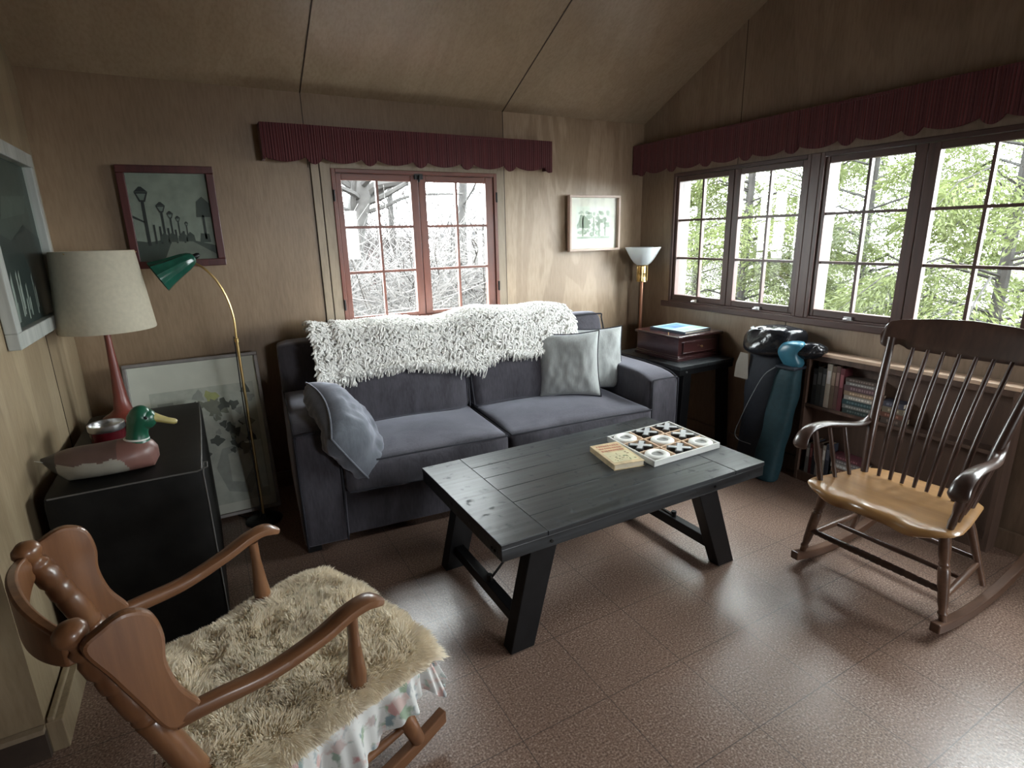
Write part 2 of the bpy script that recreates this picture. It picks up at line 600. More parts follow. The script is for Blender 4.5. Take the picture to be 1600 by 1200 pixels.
# back wall with window opening (back window outer x .706-1.72, z .915-1.76)
WX0, WX1, WZ0, WZ1 = .706, 1.722, .912, 1.762
mb = MB()
XS = 1.781
mb.box(XL - .1, WX0, YB, YB + TH, 0, EAVE + .1, 0)
mb.box(WX0, WX1, YB, YB + TH, 0, WZ0, 0)
mb.box(WX0, WX1, YB, YB + TH, WZ1, EAVE + .1, 0)
mb.box(WX1, XS, YB, YB + TH, 0, EAVE + .1, 0)
mb.box(XS, XR + .12, YB, YB + TH, 0, EAVE + .1, 1)
struct('wall_back', mb, [MAT['wall'], MAT['wall_grain']])

mb = MB()
for x in (.5935, XS):
    mb.box(x - .002, x + .002, YB - .0015, YB + .001, WZ1 if x == .5935 else 0, EAVE)
struct('trim_1', mb, MAT['seam'])
mb = MB()   # pale casing boards around the back window
mb.box(.652, WX0, YB - .006, YB, .0, 1.83)
mb.box(WX1, XS - .004, YB - .006, YB, .0, 1.83)
mb.box(WX0, WX1, YB - .006, YB, WZ1, 1.83)
mb.box(.604, .645, YB - .010, YB, 0, 1.83)
struct('trim_2', mb, MAT['trim'], bevel=.002)
mb = MB(); mb.box(.645, .652, YB - .002, YB + .001, 0, 1.83); mb.box(.600, .604, YB - .002, YB + .001, 0, 1.83)
struct('trim_3', mb, MAT['seam'])

# right wall: openings for the window pairs
PAIRS = [(1.965, 2.957), (.925, 1.912), (-.115, .872)]
RZ0, RZ1 = .905, 1.765
mb = MB()


def gable_box(y0, y1, z0):
    # slab from z0 up to the slope
    mb.hexa([(XR, y0, z0), (XR + TH, y0, z0), (XR + TH, y1, z0), (XR, y1, z0)],
            [(XR, y0, ceil_z(y0) + .02), (XR + TH, y0, ceil_z(y0) + .02), (XR + TH, y1, ceil_z(y1) + .02), (XR, y1, ceil_z(y1) + .02)])


mb.box(XR, XR + TH, YREAR, YB, 0, RZ0)
gable_box(YR, YB, RZ1); gable_box(YREAR, YR, RZ1)
ys = [YREAR]
for a, b in reversed(PAIRS): ys += [a, b]
ys.append(YB)
for i in range(0, len(ys), 2):
    mb.box(XR, XR + TH, ys[i], ys[i + 1], RZ0, RZ1)
struct('wall_right', mb, MAT['wall_window'])
mb = MB()
mb.box(XR - .0015, XR + .001, 2.444, 2.448, RZ1, ceil_z(2.446))
for y in (2.02, ):
    mb.box(XR - .0015, XR + .001, y, y + .004, 0, RZ0)
struct('trim_4', mb, MAT['seam'])
mb = MB(); mb.box(XR - .02, XR, -.15, 3.02, .868, .905)
struct('trim_5', mb, MAT['darkwood_y'], bevel=.004)

# left wall (panelled stub), its end, and the recess beyond
YE = 1.74
mb = MB()
mb.hexa([(XL - TH, YE + .002, 0), (XL, YE + .002, 0), (XL, YB, 0), (XL - TH, YB, 0)], [(XL - TH, YE + .002, ceil_z(YE) + .02), (XL, YE + .002, ceil_z(YE) + .02), (XL, YB, EAVE + .02), (XL - TH, YB, EAVE + .02)])
struct('wall_left', mb, MAT['wall_left'])
mb = MB()
XQ = XL - TH
mb.hexa([(XFAR, YE + .002, 0), (XQ, YE + .002, 0), (XQ, YE + .12, 0), (XFAR, YE + .12, 0)],
        [(XFAR, YE + .002, ceil_z(YE)), (XQ, YE + .002, ceil_z(YE)), (XQ, YE + .12, ceil_z(YE + .12)), (XFAR, YE + .12, ceil_z(YE + .12))])
struct('wall_recess', mb, MAT['wall'])
mb = MB()
mb.box(XFAR - TH, XFAR, YREAR, YE + .1, 0, 3.9)
struct('wall_far_left', mb, MAT['wall'])
mb = MB()
mb.box(XL, XL + .002, 2.76, 2.7625, .11, EAVE)
struct('trim_6', mb, MAT['seam'])
mb = MB(); mb.box(XL, XL + .040, YE, YB, 0, .10); mb.box(XL + .006, XL + .022, YE, YB, .10, .115)
struct('baseboard_left', mb, MAT['wall_left'], bevel=.003)
mb = MB(); mb.box(XFAR, XL + .0, YE - .018, YE, 0, .085)
struct('baseboard_recess', mb, MAT['seam'])
mb = MB(); mb.box(XFAR, XL + .0, YE - .022, YE, .085, .10)
struct('trim_7', mb, MAT['trim'])
mb = MB(); mb.box(XR - .02, XR, -3.2, YB, 0, .09)
struct('baseboard_right', mb, MAT['wall_window'])
mb = MB(); mb.box(XL, XR, YB - .018, YB, 0, .09)
struct('baseboard_back', mb, MAT['trim'])
# rear wall; unseen opening behind the viewer, added for weak fill daylight
mb = MB()
mb.box(XFAR, 1.7, YREAR - TH, YREAR, 0, 3.4)
mb.box(2.5, XR + .1, YREAR - TH, YREAR, 0, 3.4)
mb.box(1.7, 2.5, YREAR - TH, YREAR, 0, 1.05)
mb.box(1.7, 2.5, YREAR - TH, YREAR, 1.85, 3.4)
struct('wall_rear', mb, MAT['wall'])
# ceiling, two slopes
mb = MB()
X0, X1 = XFAR - .1, XR + .1
for ya, yb in ((YR, YB + .12), (YREAR - .1, YR)):
    mb.hexa([(X0, ya, ceil_z(ya)), (X1, ya, ceil_z(ya)), (X1, yb, ceil_z(yb)), (X0, yb, ceil_z(yb))],
            [(X0, ya, ceil_z(ya) + .08), (X1, ya, ceil_z(ya) + .08), (X1, yb, ceil_z(yb) + .08), (X0, yb, ceil_z(yb) + .08)])
struct('ceiling', mb, MAT['ceiling'])
mb = MB()
for x in (-.595, .593, 1.781):
    mb.hexa([(x - .003, YR, ceil_z(YR) - .003), (x + .003, YR, ceil_z(YR) - .003), (x + .003, YB, ceil_z(YB) - .003), (x - .003, YB, ceil_z(YB) - .003)],
            [(x - .003, YR, ceil_z(YR) + .01), (x + .003, YR, ceil_z(YR) + .01), (x + .003, YB, ceil_z(YB) + .01), (x - .003, YB, ceil_z(YB) + .01)])
struct('trim_8', mb, MAT['seam'])


# ------------------------------------------------------------------ windows
def window_pair(name, along, a0, a1, plane, z0, z1, glass, wood_v, wood_h, mull=None, inward=-1):
    """along='x' or 'y'; a0..a1 outer frame; plane = wall face coordinate; glass = [(g0,g1),(g0,g1)]"""
    root = structroot(name, ((a0 + a1) / 2, plane, z0) if along == 'x' else (plane, (a0 + a1) / 2, z0))

    def bx(m, p0, p1, d0, d1, q0, q1, mi=0):
        # d measured from wall face outward of the room
        if along == 'x': m.box(p0, p1, plane + d0, plane + d1, q0, q1, mi)
        else: m.box(plane + d0, plane + d1, p0, p1, q0, q1, mi)

    gz0, gz1 = glass[0][2], glass[0][3]
    m = MB()
    bx(m, a0, a0 + .022, -.012, .045, z0, z1); bx(m, a1 - .022, a1, -.012, .045, z0, z1)
    obj('window_frame', m, wood_v, root, bevel=.003)
    m = MB()
    bx(m, a0 + .022, a1 - .022, -.012, .045, z0, z0 + .012); bx(m, a0 + .022, a1 - .022, -.012, .045, z1 - .022, z1)
    obj('window_frame', m, wood_h, root, bevel=.003)
    m = MB()
    bx(m, a0 + .001, a0 + .020, .0455, .135, z0 + .001, z1 - .001); bx(m, a1 - .020, a1 - .001, .0455, .135, z0 + .001, z1 - .001)
    bx(m, a0 + .020, a1 - .020, .0455, .135, z0 + .001, z0 + .012); bx(m, a0 + .020, a1 - .020, .0455, .135, z1 - .020, z1 - .001)
    obj('outer_casing', m, P_('outer_casing_paint', (.075, .06, .058)), root)
    if mull:
        m = MB(); bx(m, mull[0], mull[1], -.006, .09, z0 + .012, z1 - .022)
        obj('mullion', m, wood_v, root, bevel=.003)
    outer = [(a0 + .024, (glass[0][1] + glass[1][0]) / 2 - .0015), ((glass[0][1] + glass[1][0]) / 2 + .0015, a1 - .024)]
    for (s0, s1), (g0, g1, _, _) in zip(outer, glass):
        m = MB()
        bx(m, s0, g0, 0, .038, z0 + .013, z1 - .024); bx(m, g1, s1, 0, .038, z0 + .013, z1 - .024)
        sash = obj('sash', m, wood_v, root, bevel=.003)
        m = MB()
        bx(m, g0, g1, .001, .037, z0 + .013, gz0); bx(m, g0, g1, .001, .037, gz1, z1 - .024)
        obj('sash_rail', m, wood_h, sash, bevel=.003)
        sash.parent = root
        m = MB()
        gm = (g0 + g1) / 2
        bx(m, gm - .007, gm + .007, .008, .032, gz0, gz1)
        for k in (1, 2):
            zz = gz0 + (gz1 - gz0) * k / 3
            bx(m, g0, gm - .007, .008, .032, zz - .007, zz + .007)
            bx(m, gm + .007, g1, .008, .032, zz - .007, zz + .007)
        obj('muntin', m, wood_v, sash)
        m = MB()
        bx(m, g0 - .003, g1 + .003, .019, .022, gz0 - .003, gz1 + .003)
        obj('pane', m, MAT['glass'], sash)
    return root


# sash children were built in world space under an Empty root: fix the second-level frames
_old_obj = obj


def obj(name, mb, mat, parent=None, **k):
    if parent is not None and k.get('world', True) is True:
        pw = Matrix.Identity(4)
        q = parent
        chain = []
        while q is not None:
            chain.append(q); q = q.parent
        for q in reversed(chain):
            pw = pw @ Matrix.Translation(q.location) @ q.rotation_euler.to_matrix().to_4x4()
        inv = pw.inverted()
        m2 = MB(); m2.v = [tuple(inv @ Vector(p)) for p in mb.v]; m2.f = mb.f; m2.m = mb.m
        k['world'] = False
        return _old_obj(name, m2, mat, parent, **k)
    return _old_obj(name, mb, mat, parent, **k)


w1 = window_pair('window_1', 'x', WX0, WX1, YB, WZ0, WZ1,
                 [(.761, 1.158, .946, 1.704), (1.252, 1.646, .946, 1.704)], MAT['redwood'], MAT['redwood_x'])
m = MB(); m.tube([(1.205, YB - .005, 1.73), (1.205, YB - .03, 1.735), (1.20, YB - .03, 1.70)], .006, 6)
m.box(1.18, 1.23, YB - .018, YB - .006, 1.715, 1.745)
obj('window_latch', m, MAT['blackmetal'], w1)
for x, zz in ((.712, 1.02), (1.716, 1.07), (.712, 1.62), (1.716, 1.62)):
    m = MB(); m.tube([(x, YB - .014, zz - .03), (x, YB - .014, zz + .03)], .006, 8)
    obj('hinge', m, MAT['blackmetal'], w1)
g = lambda y0, y1: (y0, y1, .955, 1.709)
for i, (a, b) in enumerate(PAIRS):
    d = PAIRS[0][0] - a
    gl = [(2.018, 2.416), (2.508, 2.910)] if i == 0 else [(.968 - (i - 1) * 1.04, 1.366 - (i - 1) * 1.04), (1.468 - (i - 1) * 1.04, 1.866 - (i - 1) * 1.04)]
    wr = window_pair('window_%d' % (i + 2), 'y', a, b, XR, RZ0, RZ1, [g(*q) for q in gl], MAT['darkwood'], MAT['darkwood_y'])
    for q in (gl[0], gl[1]):
        m = MB(); m.box(XR - .012, XR + .002, (q[0] + q[1]) / 2 - .02, (q[0] + q[1]) / 2 + .02, RZ0 + .012, RZ0 + .03)
        m.tube([(XR - .008, (q[0] + q[1]) / 2, RZ0 + .02), (XR - .035, (q[0] + q[1]) / 2 + .01, RZ0 + .018)], .004, 6)
        obj('window_latch', m, MAT['steel'], wr)
# posts between the pairs
mb = MB()
for i in range(len(PAIRS) - 1):
    mb.box(XR - .012, XR - .0, PAIRS[i + 1][1], PAIRS[i][0], RZ0, RZ1)
struct('trim_9', mb, MAT['darkwood'], bevel=.003)


# ------------------------------------------------------------------ valances
def valance(root, p0, p1, ztop, depth, wallcoord, along):
    """wavy bottom pelmet from p0 to p1, front face at wall-depth"""
    L = p1 - p0
    def zb(s):
        # s metres from p0; cusps between alternating wide and narrow scallops
        per = .205 + .085
        q = s % per
        if q < .205:
            t = q / .205
            return 1.802 - .026 * math.sin(PI * t) ** .7
        t = (q - .205) / .085
        return 1.802 - .034 * math.sin(PI * t) ** .7
    m = MB()
    n = int(L / .006)
    def fr(i, j):
        s = L * i
        rip = .0018 * math.sin(s * 420)
        z = ztop + (zb(s) - ztop) * j
        d = depth + rip + .004 * math.sin(s * 9)
        return (p0 + s, wallcoord - d, z) if along == 'x' else (wallcoord - d, p0 + s, z)
    m.grid(fr, n, 6)
    def bk(i, j):
        s = L * i
        z = ztop + (zb(s) - ztop) * j
        return (p0 + s, wallcoord - depth + .012, z) if along == 'x' else (wallcoord - depth + .012, p0 + s, z)
    m.grid(bk, n, 2)
    obj('front', m, MAT['burgundy'], root, smooth=True, merge=False)
    for q, sg in ((p0, 1), (p1, -1)):
        m = MB()
        if along == 'x': m.box(min(q, q + sg * .012), max(q, q + sg * .012), wallcoord - depth + .004, wallcoord - .001, 1.785, ztop)
        else: m.box(wallcoord - depth + .004, wallcoord - .001, min(q, q + sg * .012), max(q, q + sg * .012), 1.785, ztop)
        obj('return_end', m, MAT['burgundy'], root)
    m = MB()
    if along == 'x': m.box(p0, p1, wallcoord - depth, wallcoord - .001, ztop - .012, ztop)
    else: m.box(wallcoord - depth, wallcoord - .001, p0, p1, ztop - .012, ztop)
    obj('top_board', m, MAT['burgundy'], root)


r = thing('valance', 'burgundy scalloped pelmet above the two-sash window behind the sofa', 'valance', (1.22, YB - .1, 1.78))
valance(r, .366, 2.078, 1.955, .10, YB - .001, 'x')
r = thing('valance', 'long dark burgundy scalloped pelmet above the row of windows on the right', 'valance', (XR - .1, 1, 1.78))
valance(r, -.25, 3.27, 1.975, .10, XR - .001, 'y')


# ------------------------------------------------------------------ sofa
SO = Vector((.243, 2.413, 0)); SA = -math.radians(4.5)
sofa = thing('sofa', 'charcoal velvet two-seat sofa with wide square arms under the window', 'sofa', SO, SA)
SL = 2.10


def S(name, m, mat, parent=None, **k):
    k.setdefault('smooth', True)
    return obj(name, m, mat, parent or sofa, world=False, **k)


def wr(p, a=.004, s=6):
    return p + Vector((nz(p, s), nz(p + Vector((5, 0, 0)), s), nz(p + Vector((0, 7, 0)), s))) * a


m = MB(); m.rbox(.19, 1.91, .035, .82, .04, .27, .012, 6)
S('base', m, MAT['velvet'], merge=True)
for x in (.04, 2.06):
    for y in (.06, .78):
        m = MB(); m.box(x - .03, x + .03, y - .03, y + .03, 0, .045)
        S('foot', m, MAT['blackpaint'], smooth=False)
for x0, x1 in ((0, .20), (1.90, 2.10)):
    m = MB()
    m.rbox(x0, x1, 0, .84, .03, .605, .025, 12, puff=(.006, .004, .008), fn=lambda p: wr(p, .004, 5) + Vector((0, 0, -.035 * max(0, 1 - p.y / .16) ** 2 if p.z > .5 else 0)))
    arm = S('arm', m, MAT['velvet'], merge=True, angle=180)
    pz = lambda z: z
    loop = [(x0 + .012, -.004, .04), (x0 + .010, -.005, .53), (x0 + .016, -.003, .565), (x0 + .03, 0, .578), (x1 - .03, 0, .578), (x1 - .016, -.003, .565), (x1 - .010, -.005, .53), (x1 - .012, -.004, .04)]
    m = MB(); m.tube(spline(loop, 4), .0042, 6)
    S('piping', m, MAT['piping'], arm)
    m = MB(); xx = x0 + .008 if x0 < 1 else x1 - .008
    m.tube(spline([(xx, .0, .570), (xx, .10, .602), (xx, .4, .611), (xx, .80, .606)], 5), .004, 6)
    S('piping', m, MAT['piping'], arm)
# back frame
m = MB(); m.rbox(.005, 1.90, .66, .85, .05, .865, .035, 12, puff=(0, .004, .010), fn=lambda p: wr(p, .005, 3))
S('back_frame', m, MAT['velvet'], merge=True, angle=180)


def seat_cushion(x0, x1):
    m = MB()
    m.rbox(x0, x1, -.035, .58, .268, .425, .028, 16, puff=(.004, .030, .034),
           fn=lambda p: p + Vector((0, 0, .006 * nz(p, 4))) + Vector((0, .010 * nz(p, 9) * (1 if p.y < .02 else 0), 0)))
    c = S('seat_cushion', m, MAT['velvet'], merge=True, angle=180)
    pts = []
    for i in range(21):
        t = -1 + 2 * i / 20
        x = (x0 + x1) / 2 + t * ((x1 - x0) / 2 - .012)
        pts.append((x, -.033 - .018 * (1 - t * t), .418 + .010 * (1 - t * t)))
    pts = [(x0 + .008, .5, .42), (x0 + .006, .1, .42)] + pts + [(x1 - .006, .1, .42), (x1 - .008, .5, .42)]
    m = MB(); m.tube(pts, .0045, 6)
    S('piping', m, MAT['piping'], c)
    pts2 = [(x, y - .002, .285) for x, y, z in pts[2:-2]]
    m = MB(); m.tube(pts2, .0035, 6)
    S('piping', m, MAT['piping'], c)
    return c


seat_cushion(.203, 1.005); seat_cushion(1.010, 1.897)


def back_cushion(x0, x1):
    m = MB()
    def fn(p):
        # lean backwards
        t = (p.z - .43) / .47
        sag = -.012 * (1 - ((p.x - (x0 + x1) / 2) / ((x1 - x0) / 2)) ** 2) if p.z > .8 else 0
        return Vector((p.x, p.y + .11 * t, p.z + sag + .008 * nz(p, 5))) + Vector((0, .012 * nz(p, 5), 0))
    m.rbox(x0, x1, .425, .60, .430, .905, .055, 18, puff=(.008, .045, .012), fn=fn)
    c = S('back_cushion', m, MAT['velvet'], merge=True, angle=180)
    q = [(x0 + .012, .44, .45), (x0 + .006, .47, .62), (x0 + .012, .525, .85), (x0 + .05, .545, .893), ((x0 + x1) / 2, .548, .885), (x1 - .05, .545, .896), (x1 - .012, .525, .855), (x1 - .006, .47, .62), (x1 - .012, .44, .45)]
    m = MB(); m.tube(spline(q, 6), .005, 6)
    S('piping', m, MAT['piping'], c)
    return c


back_cushion(.205, .985); back_cushion(.990, 1.925)


# ------------------------------------------------------------------ pillows
def pillow(name, label, c, wv, hv, w_, h_, t_, mat, seed=0, wrk=.016, pipe=True, bend=0, rnd=0):
    """wv, hv = unit vectors along width and height (world)"""
    wv = Vector(wv).normalized(); hv = Vector(hv); hv = (hv - wv * hv.dot(wv)).normalized(); nv = wv.cross(hv)
    root = thing(name, label, 'pillow', c)
    c = Vector(c)
    N = 30
    def P(u, v, sg):
        x = w_ / 2 * u * (1 - .085 * (1 - v * v) * abs(u) ** 3)
        y = h_ / 2 * v * (1 - .085 * (1 - u * u) * abs(v) ** 3)
        x *= math.sqrt(1 - rnd * v * v / 2); y *= math.sqrt(1 - rnd * u * u / 2)
        th = t_ / 2 * (max(0, (1 - u ** 4)) * max(0, (1 - v ** 4))) ** .55
        edge = 1 - max(abs(u), abs(v))
        k = wrk * nz((u * 2.2 + seed, v * 2.2, sg), 1.0) * min(1, edge * 6) + wrk * .55 * nz((u * 5 + seed, v * 3, sg * 3), 1.3) * min(1, edge * 5)
        b = bend * (u * u)
        return c + wv * x + hv * y + nv * (sg * (th + k) + b)
    m = MB()
    m.grid(lambda i, j: P(-1 + 2 * i, -1 + 2 * j, 1), N, N)
    m.grid(lambda i, j: P(1 - 2 * i, -1 + 2 * j, -1), N, N)
    obj('pillow_body', m, mat, root, smooth=True, merge=True, angle=180)
    if pipe:
        pts = []
        for k in range(N): pts.append(P(-1 + 2 * k / N, -1, 0))
        for k in range(N): pts.append(P(1, -1 + 2 * k / N, 0))
        for k in range(N): pts.append(P(1 - 2 * k / N, 1, 0))
        for k in range(N + 1): pts.append(P(-1, 1 - 2 * k / N, 0))
        m = MB(); m.tube(pts, .0045, 6)
        obj('piping', m, MAT['piping'] if mat is not MAT['velvet_pillow'] else MAT['velvet_pillow'], root, smooth=True)
    return root


pillow('throw_pillow', 'silver grey square pillow with dark piping, in front of its twin by the right arm', (1.845, 2.655, .635), (.30, -.235, .02), (.06, .16, .98), .375, .39, .13, MAT['silverfab'], 1, wrk=.010)
pillow('throw_pillow', 'silver grey square pillow half hidden behind the other by the right arm', (2.07, 2.70, .635), (.33, -.13, .0), (.05, .20, .98), .37, .39, .12, MAT['silverfab'], 5, wrk=.010)
pillow('throw_pillow', 'slumped slate velvet pillow leaning over the left arm of the sofa', (.500, 2.50, .550), (.04, -.92, -.36), (-.50, -.16, .84), .50, .42, .20, MAT['velvet_pillow'], 9, wrk=.024, bend=.045, rnd=.55)


# ------------------------------------------------------------------ knitted throw
def sofa_pt(x, y, z):
    c, s_ = math.cos(SA), math.sin(SA)
    return Vector((SO.x + c * x - s_ * y, SO.y + s_ * x + c * y, z))


def low_z(x):
    return interp(x, [.17, .30, .45, .62, .85, .98, 1.04, 1.14, 1.22, 1.35, 1.60, 1.70],
                  [.715, .705, .725, .735, .70, .655, .64, .71, .735, .70, .74, .78])


def drape(x, t, lift=0.0):
    # profile over the top of the back: s arc coordinate 0 behind ... 1 at the lower front edge
    zt = .928 + .015 * math.sin(x * 5.5 + 1) + .012 * math.sin(x * 13)
    zl = low_z(x)
    prof = [(.80, zt - .10), (.775, zt - .025), (.70, zt), (.62, zt + .004), (.555, zt - .012), (.515, zt - .06), (.492, zt - .12), (.475, max(zl, zt - .2)), (.455, zl)]
    k = t * (len(prof) - 1); i = min(int(k), len(prof) - 2); f = k - i
    y = prof[i][0] * (1 - f) + prof[i + 1][0] * f; z = prof[i][1] * (1 - f) + prof[i + 1][1] * f
    nrm = Vector((0, -.2, 1)).lerp(Vector((0, -.85, .35)), min(1, max(0, (t - .25) / .4)))
    nrm.normalize()
    h = .034 + .008 * nz((x * 6, t * 5, 0)) + lift
    return sofa_pt(x, y, z) + Vector((0, nrm.y, nrm.z)) * h


throw = thing('knitted_throw', 'chunky cream knitted throw with fringe draped over the sofa back', 'blanket', sofa_pt(.95, .6, .9))
m = MB(); m.grid(lambda i, j: drape(.29 + 1.38 * i, j), 90, 24)
m.grid(lambda i, j: drape(.29 + 1.38 * i, j, -.012), 90, 24)
o = obj('knit', m, MAT['wool'], throw, smooth=True)
m = MB(); m.grid(lambda i, j: drape(.165 + .16 * i, .1 + .9 * j, -.004) + Vector((0, 0, -.02)), 14, 20)
m.grid(lambda i, j: drape(.165 + .16 * i, .1 + .9 * j, -.014) + Vector((0, 0, -.02)), 14, 20)
obj('folded_end', m, MAT['wool'], throw, smooth=True)
m = MB()
rr = random.Random(3)
row = 0
for _ in range(7600):
    x = rr.uniform(.29, 1.675); t = rr.uniform(.05, .99)
    if rr.random() < .09: x = rr.uniform(.165, .30)
    lf = .0 if x > .29 else -.02
    p = drape(x, t) + Vector((0, 0, lf))
    tn = Vector((0, -.2, 1)).lerp(Vector((0, -.85, .35)), min(1, max(0, (t - .25) / .4))).normalized()
    p += tn * .003
    dn = Vector((rr.uniform(-1.3, 1.3), -.8 + .55 * t, -.1 - .8 * t)).normalized()
    L = rr.uniform(.016, .034)
    pts = [p - tn * .004, p + tn * .010 + dn * L * .35, p + tn * .008 + dn * L * .8 + Vector((rr.uniform(-.006, .006), 0, 0)), p + dn * L * 1.15 + tn * .001]
    m.tube(pts, [.0046, .0058, .0052, .0026], 4, cap=False)
obj('wool_loops', m, MAT['wool'], throw, smooth=True)['kind'] = 'stuff'
m = MB()
for k in range(560):
    x = rr.uniform(.165, 1.685)
    p = drape(x, rr.uniform(.90, 1.0)) + (Vector((0, 0, -.02)) if x < .29 else Vector((0, 0, 0)))
    L = rr.uniform(.025, .062) * (1.25 if x < .35 or .9 < x < 1.1 else 1)
    a = rr.uniform(-.25, .25)
    pts = [p, p + Vector((a * L * .4, -.006, -L * .4)), p + Vector((a * L + rr.uniform(-.004, .004), -.002, -L * .8)), p + Vector((a * L * 1.2, .0, -L))]
    m.tube(pts, [.0042, .0038, .0032, .0018], 4, cap=False)
for k in range(120):   # right-hand edge
    t = rr.uniform(.2, 1); p = drape(1.67, t)
    L = rr.uniform(.02, .04)
    m.tube([p, p + Vector((L * .5, -.01, -L * .3)), p + Vector((L * .8, -.01, -L))], [.004, .0036, .002], 4, cap=False)
obj('fringe', m, MAT['wool'], throw, smooth=True)['kind'] = 'stuff'


# ------------------------------------------------------------------ coffee table
TX0, TX1, TY0, TY1, TZ = .702, 1.949, 1.374, 2.085, .45
ct = thing('coffee_table', 'black plank-top coffee table with splayed legs and iron rods', 'table', (1.325, 1.73, 0))
m = MB()
bb = .175
m.box(TX0, TX0 + bb - .001, TY0, TY1, TZ - .018, TZ); m.box(TX1 - bb + .001, TX1, TY0, TY1, TZ - .018, TZ)
pw = (TY1 - TY0) / 6
for i in range(6):
    m.box(TX0 + bb + .001, TX1 - bb - .001, TY0 + i * pw + (.001 if i else 0), TY0 + (i + 1) * pw - (.001 if i < 5 else 0), TZ - .018, TZ)
obj('tabletop', m, MAT['blackwood'], ct, bevel=.0018)
m = MB()
m.box(TX0 + .002, TX1 - .002, TY0 + .002, TY0 + .03, TZ - .062, TZ - .0185); m.box(TX0 + .002, TX1 - .002, TY1 - .03, TY1 - .002, TZ - .062, TZ - .0185)
m.box(TX0 + .002, TX0 + .03, TY0 + .0305, TY1 - .0305, TZ - .062, TZ - .0185); m.box(TX1 - .03, TX1 - .002, TY0 + .0305, TY1 - .0305, TZ - .062, TZ - .0185)
m.box(TX0 + .031, TX1 - .031, TY0 + .031, TY1 - .031, TZ - .03, TZ - .0185)
obj('apron', m, MAT['blackwood'], ct, bevel=.002)
for (fx0, fx1, tx0, tx1) in ((.742, .836, .838, .945), (1.757, 1.848, 1.590, 1.692)):
    for y0, y1, sg in ((1.405, 1.462, 1), (1.978, 2.036, -1)):
        m = MB()
        m.hexa([(fx0, y0, 0), (fx1, y0, 0), (fx1, y1, 0), (fx0, y1, 0)], [(tx0, y0, TZ - .031), (tx1, y0, TZ - .031), (tx1, y1, TZ - .031), (tx0, y1, TZ - .031)])
        obj('leg', m, MAT['blackpaint'], ct, bevel=.003)
    f = .08 / .42
    xc = (fx0 + fx1) / 2 * (1 - f) + (tx0 + tx1) / 2 * f
    m = MB(); m.box(xc - .02, xc + .02, 1.462, 1.978, .058, .104)
    obj('stretcher', m, MAT['blackpaint'], ct, bevel=.003)
    xm = 1.13 if fx0 < 1 else 1.35
    m = MB(); a = Vector((xc, 1.69, .104)); b_ = Vector((xm, 1.69, TZ - .035))
    m.tube([a, b_], .0048, 8)
    for t in (.42, .58):
        m.tube([a.lerp(b_, t - .03), a.lerp(b_, t + .03)], .008, 6)
    q = Vector((0, .009, 0))
    m.tube([a.lerp(b_, .42) + q, a.lerp(b_, .58) + q], .003, 6); m.tube([a.lerp(b_, .42) - q, a.lerp(b_, .58) - q], .003, 6)
    m.tube([a + Vector((0, 0, -.02)), a + Vector((0, 0, .025))], .012, 8)
    m.tube([b_ + Vector((0, 0, -.02)), b_], .014, 8)
    obj('tension_rod', m, MAT['blackmetal'], ct, smooth=True)
for x, y in ((TX0 - .002, 1.42), (TX0 - .002, 1.44), (1.66, TY0 - .002), (.89, TY0 - .002)):
    m = MB()
    m.lathe([(.0, -.003), (.006, -.002), (.006, .002), (.0, .003)], (x, y, TZ - .04), 8, axis=(1, 0, 0) if x < 1 and x < .75 else (0, 1, 0))
    obj('bolt', m, MAT['blackmetal'], ct, smooth=True)

# tic-tac-toe board
A_ = Vector((1.505, 1.557, 0)); Bv = Vector((1.924, 1.570, 0)); Dv = Vector((1.562, 1.900, 0)) 
A_ = Vector((1.522, 1.572, 0)); ex = Vector((.392, .006, 0)); ey = Vector((.022, .336, 0))
MAT['boardframe'] = wood('weathered_white_wood', (.42, .42, .40), (.70, .70, .67), 'x', .5)
MAT['boardwood'] = wood('pale_pine', (.50, .33, .21), (.68, .50, .35), 'x', .5)
bd = thing('tic_tac_toe_board', 'pale wooden tic-tac-toe board with nine squares on the coffee table', 'board game', (1.72, 1.75, TZ))


def bp(u, v, z): return A_ + ex * u + ey * v + Vector((0, 0, z))


def bslab(m, u0, u1, v0, v1, z0, z1, mi=0):
    m.hexa([bp(u0, v0, z0), bp(u1, v0, z0), bp(u1, v1, z0), bp(u0, v1, z0)], [bp(u0, v0, z1), bp(u1, v0, z1), bp(u1, v1, z1), bp(u0, v1, z1)], mi)


m = MB(); bslab(m, .02, .98, .02, .98, TZ + .0008, TZ + .010)
obj('tray', m, MAT['boardwood'], bd)
m = MB()
for q in ((0, 1, 0, .025), (0, 1, .975, 1), (0, .022, .0255, .9745), (.978, 1, .0255, .9745)):
    bslab(m, *q, TZ + .0008, TZ + .027)
obj('rim', m, MAT['boardframe'], bd, bevel=.0015)
m = MB()
for k in (1, 2):
    bslab(m, k / 3 - .011, k / 3 + .011, .026, .974, TZ + .0102, TZ + .025)
    for j in range(3):
        bslab(m, j / 3 + .024 if j == 0 else j / 3 + .0115, (j + 1) / 3 - .0115 if j < 2 else .976, k / 3 - .011, k / 3 + .011, TZ + .0102, TZ + .0248)
obj('grid', m, MAT['boardwood'], bd, bevel=.001)
MAT['xpiece'] = plain('black_x', (.02, .02, .022), .35)
MAT['xtop'] = plain('grey_x_top', (.50, .51, .52), .35)
MAT['opiece'] = plain('white_o', (.80, .79, .75), .45)
MAT['odish'] = plain('grey_o_centre', (.28, .28, .27), .5)
lay = [('O', 'X', 'O'), ('X', 'O', 'X'), ('O', 'X', 'X')]  # front row first (near camera)
rows = ['front', 'middle', 'back']
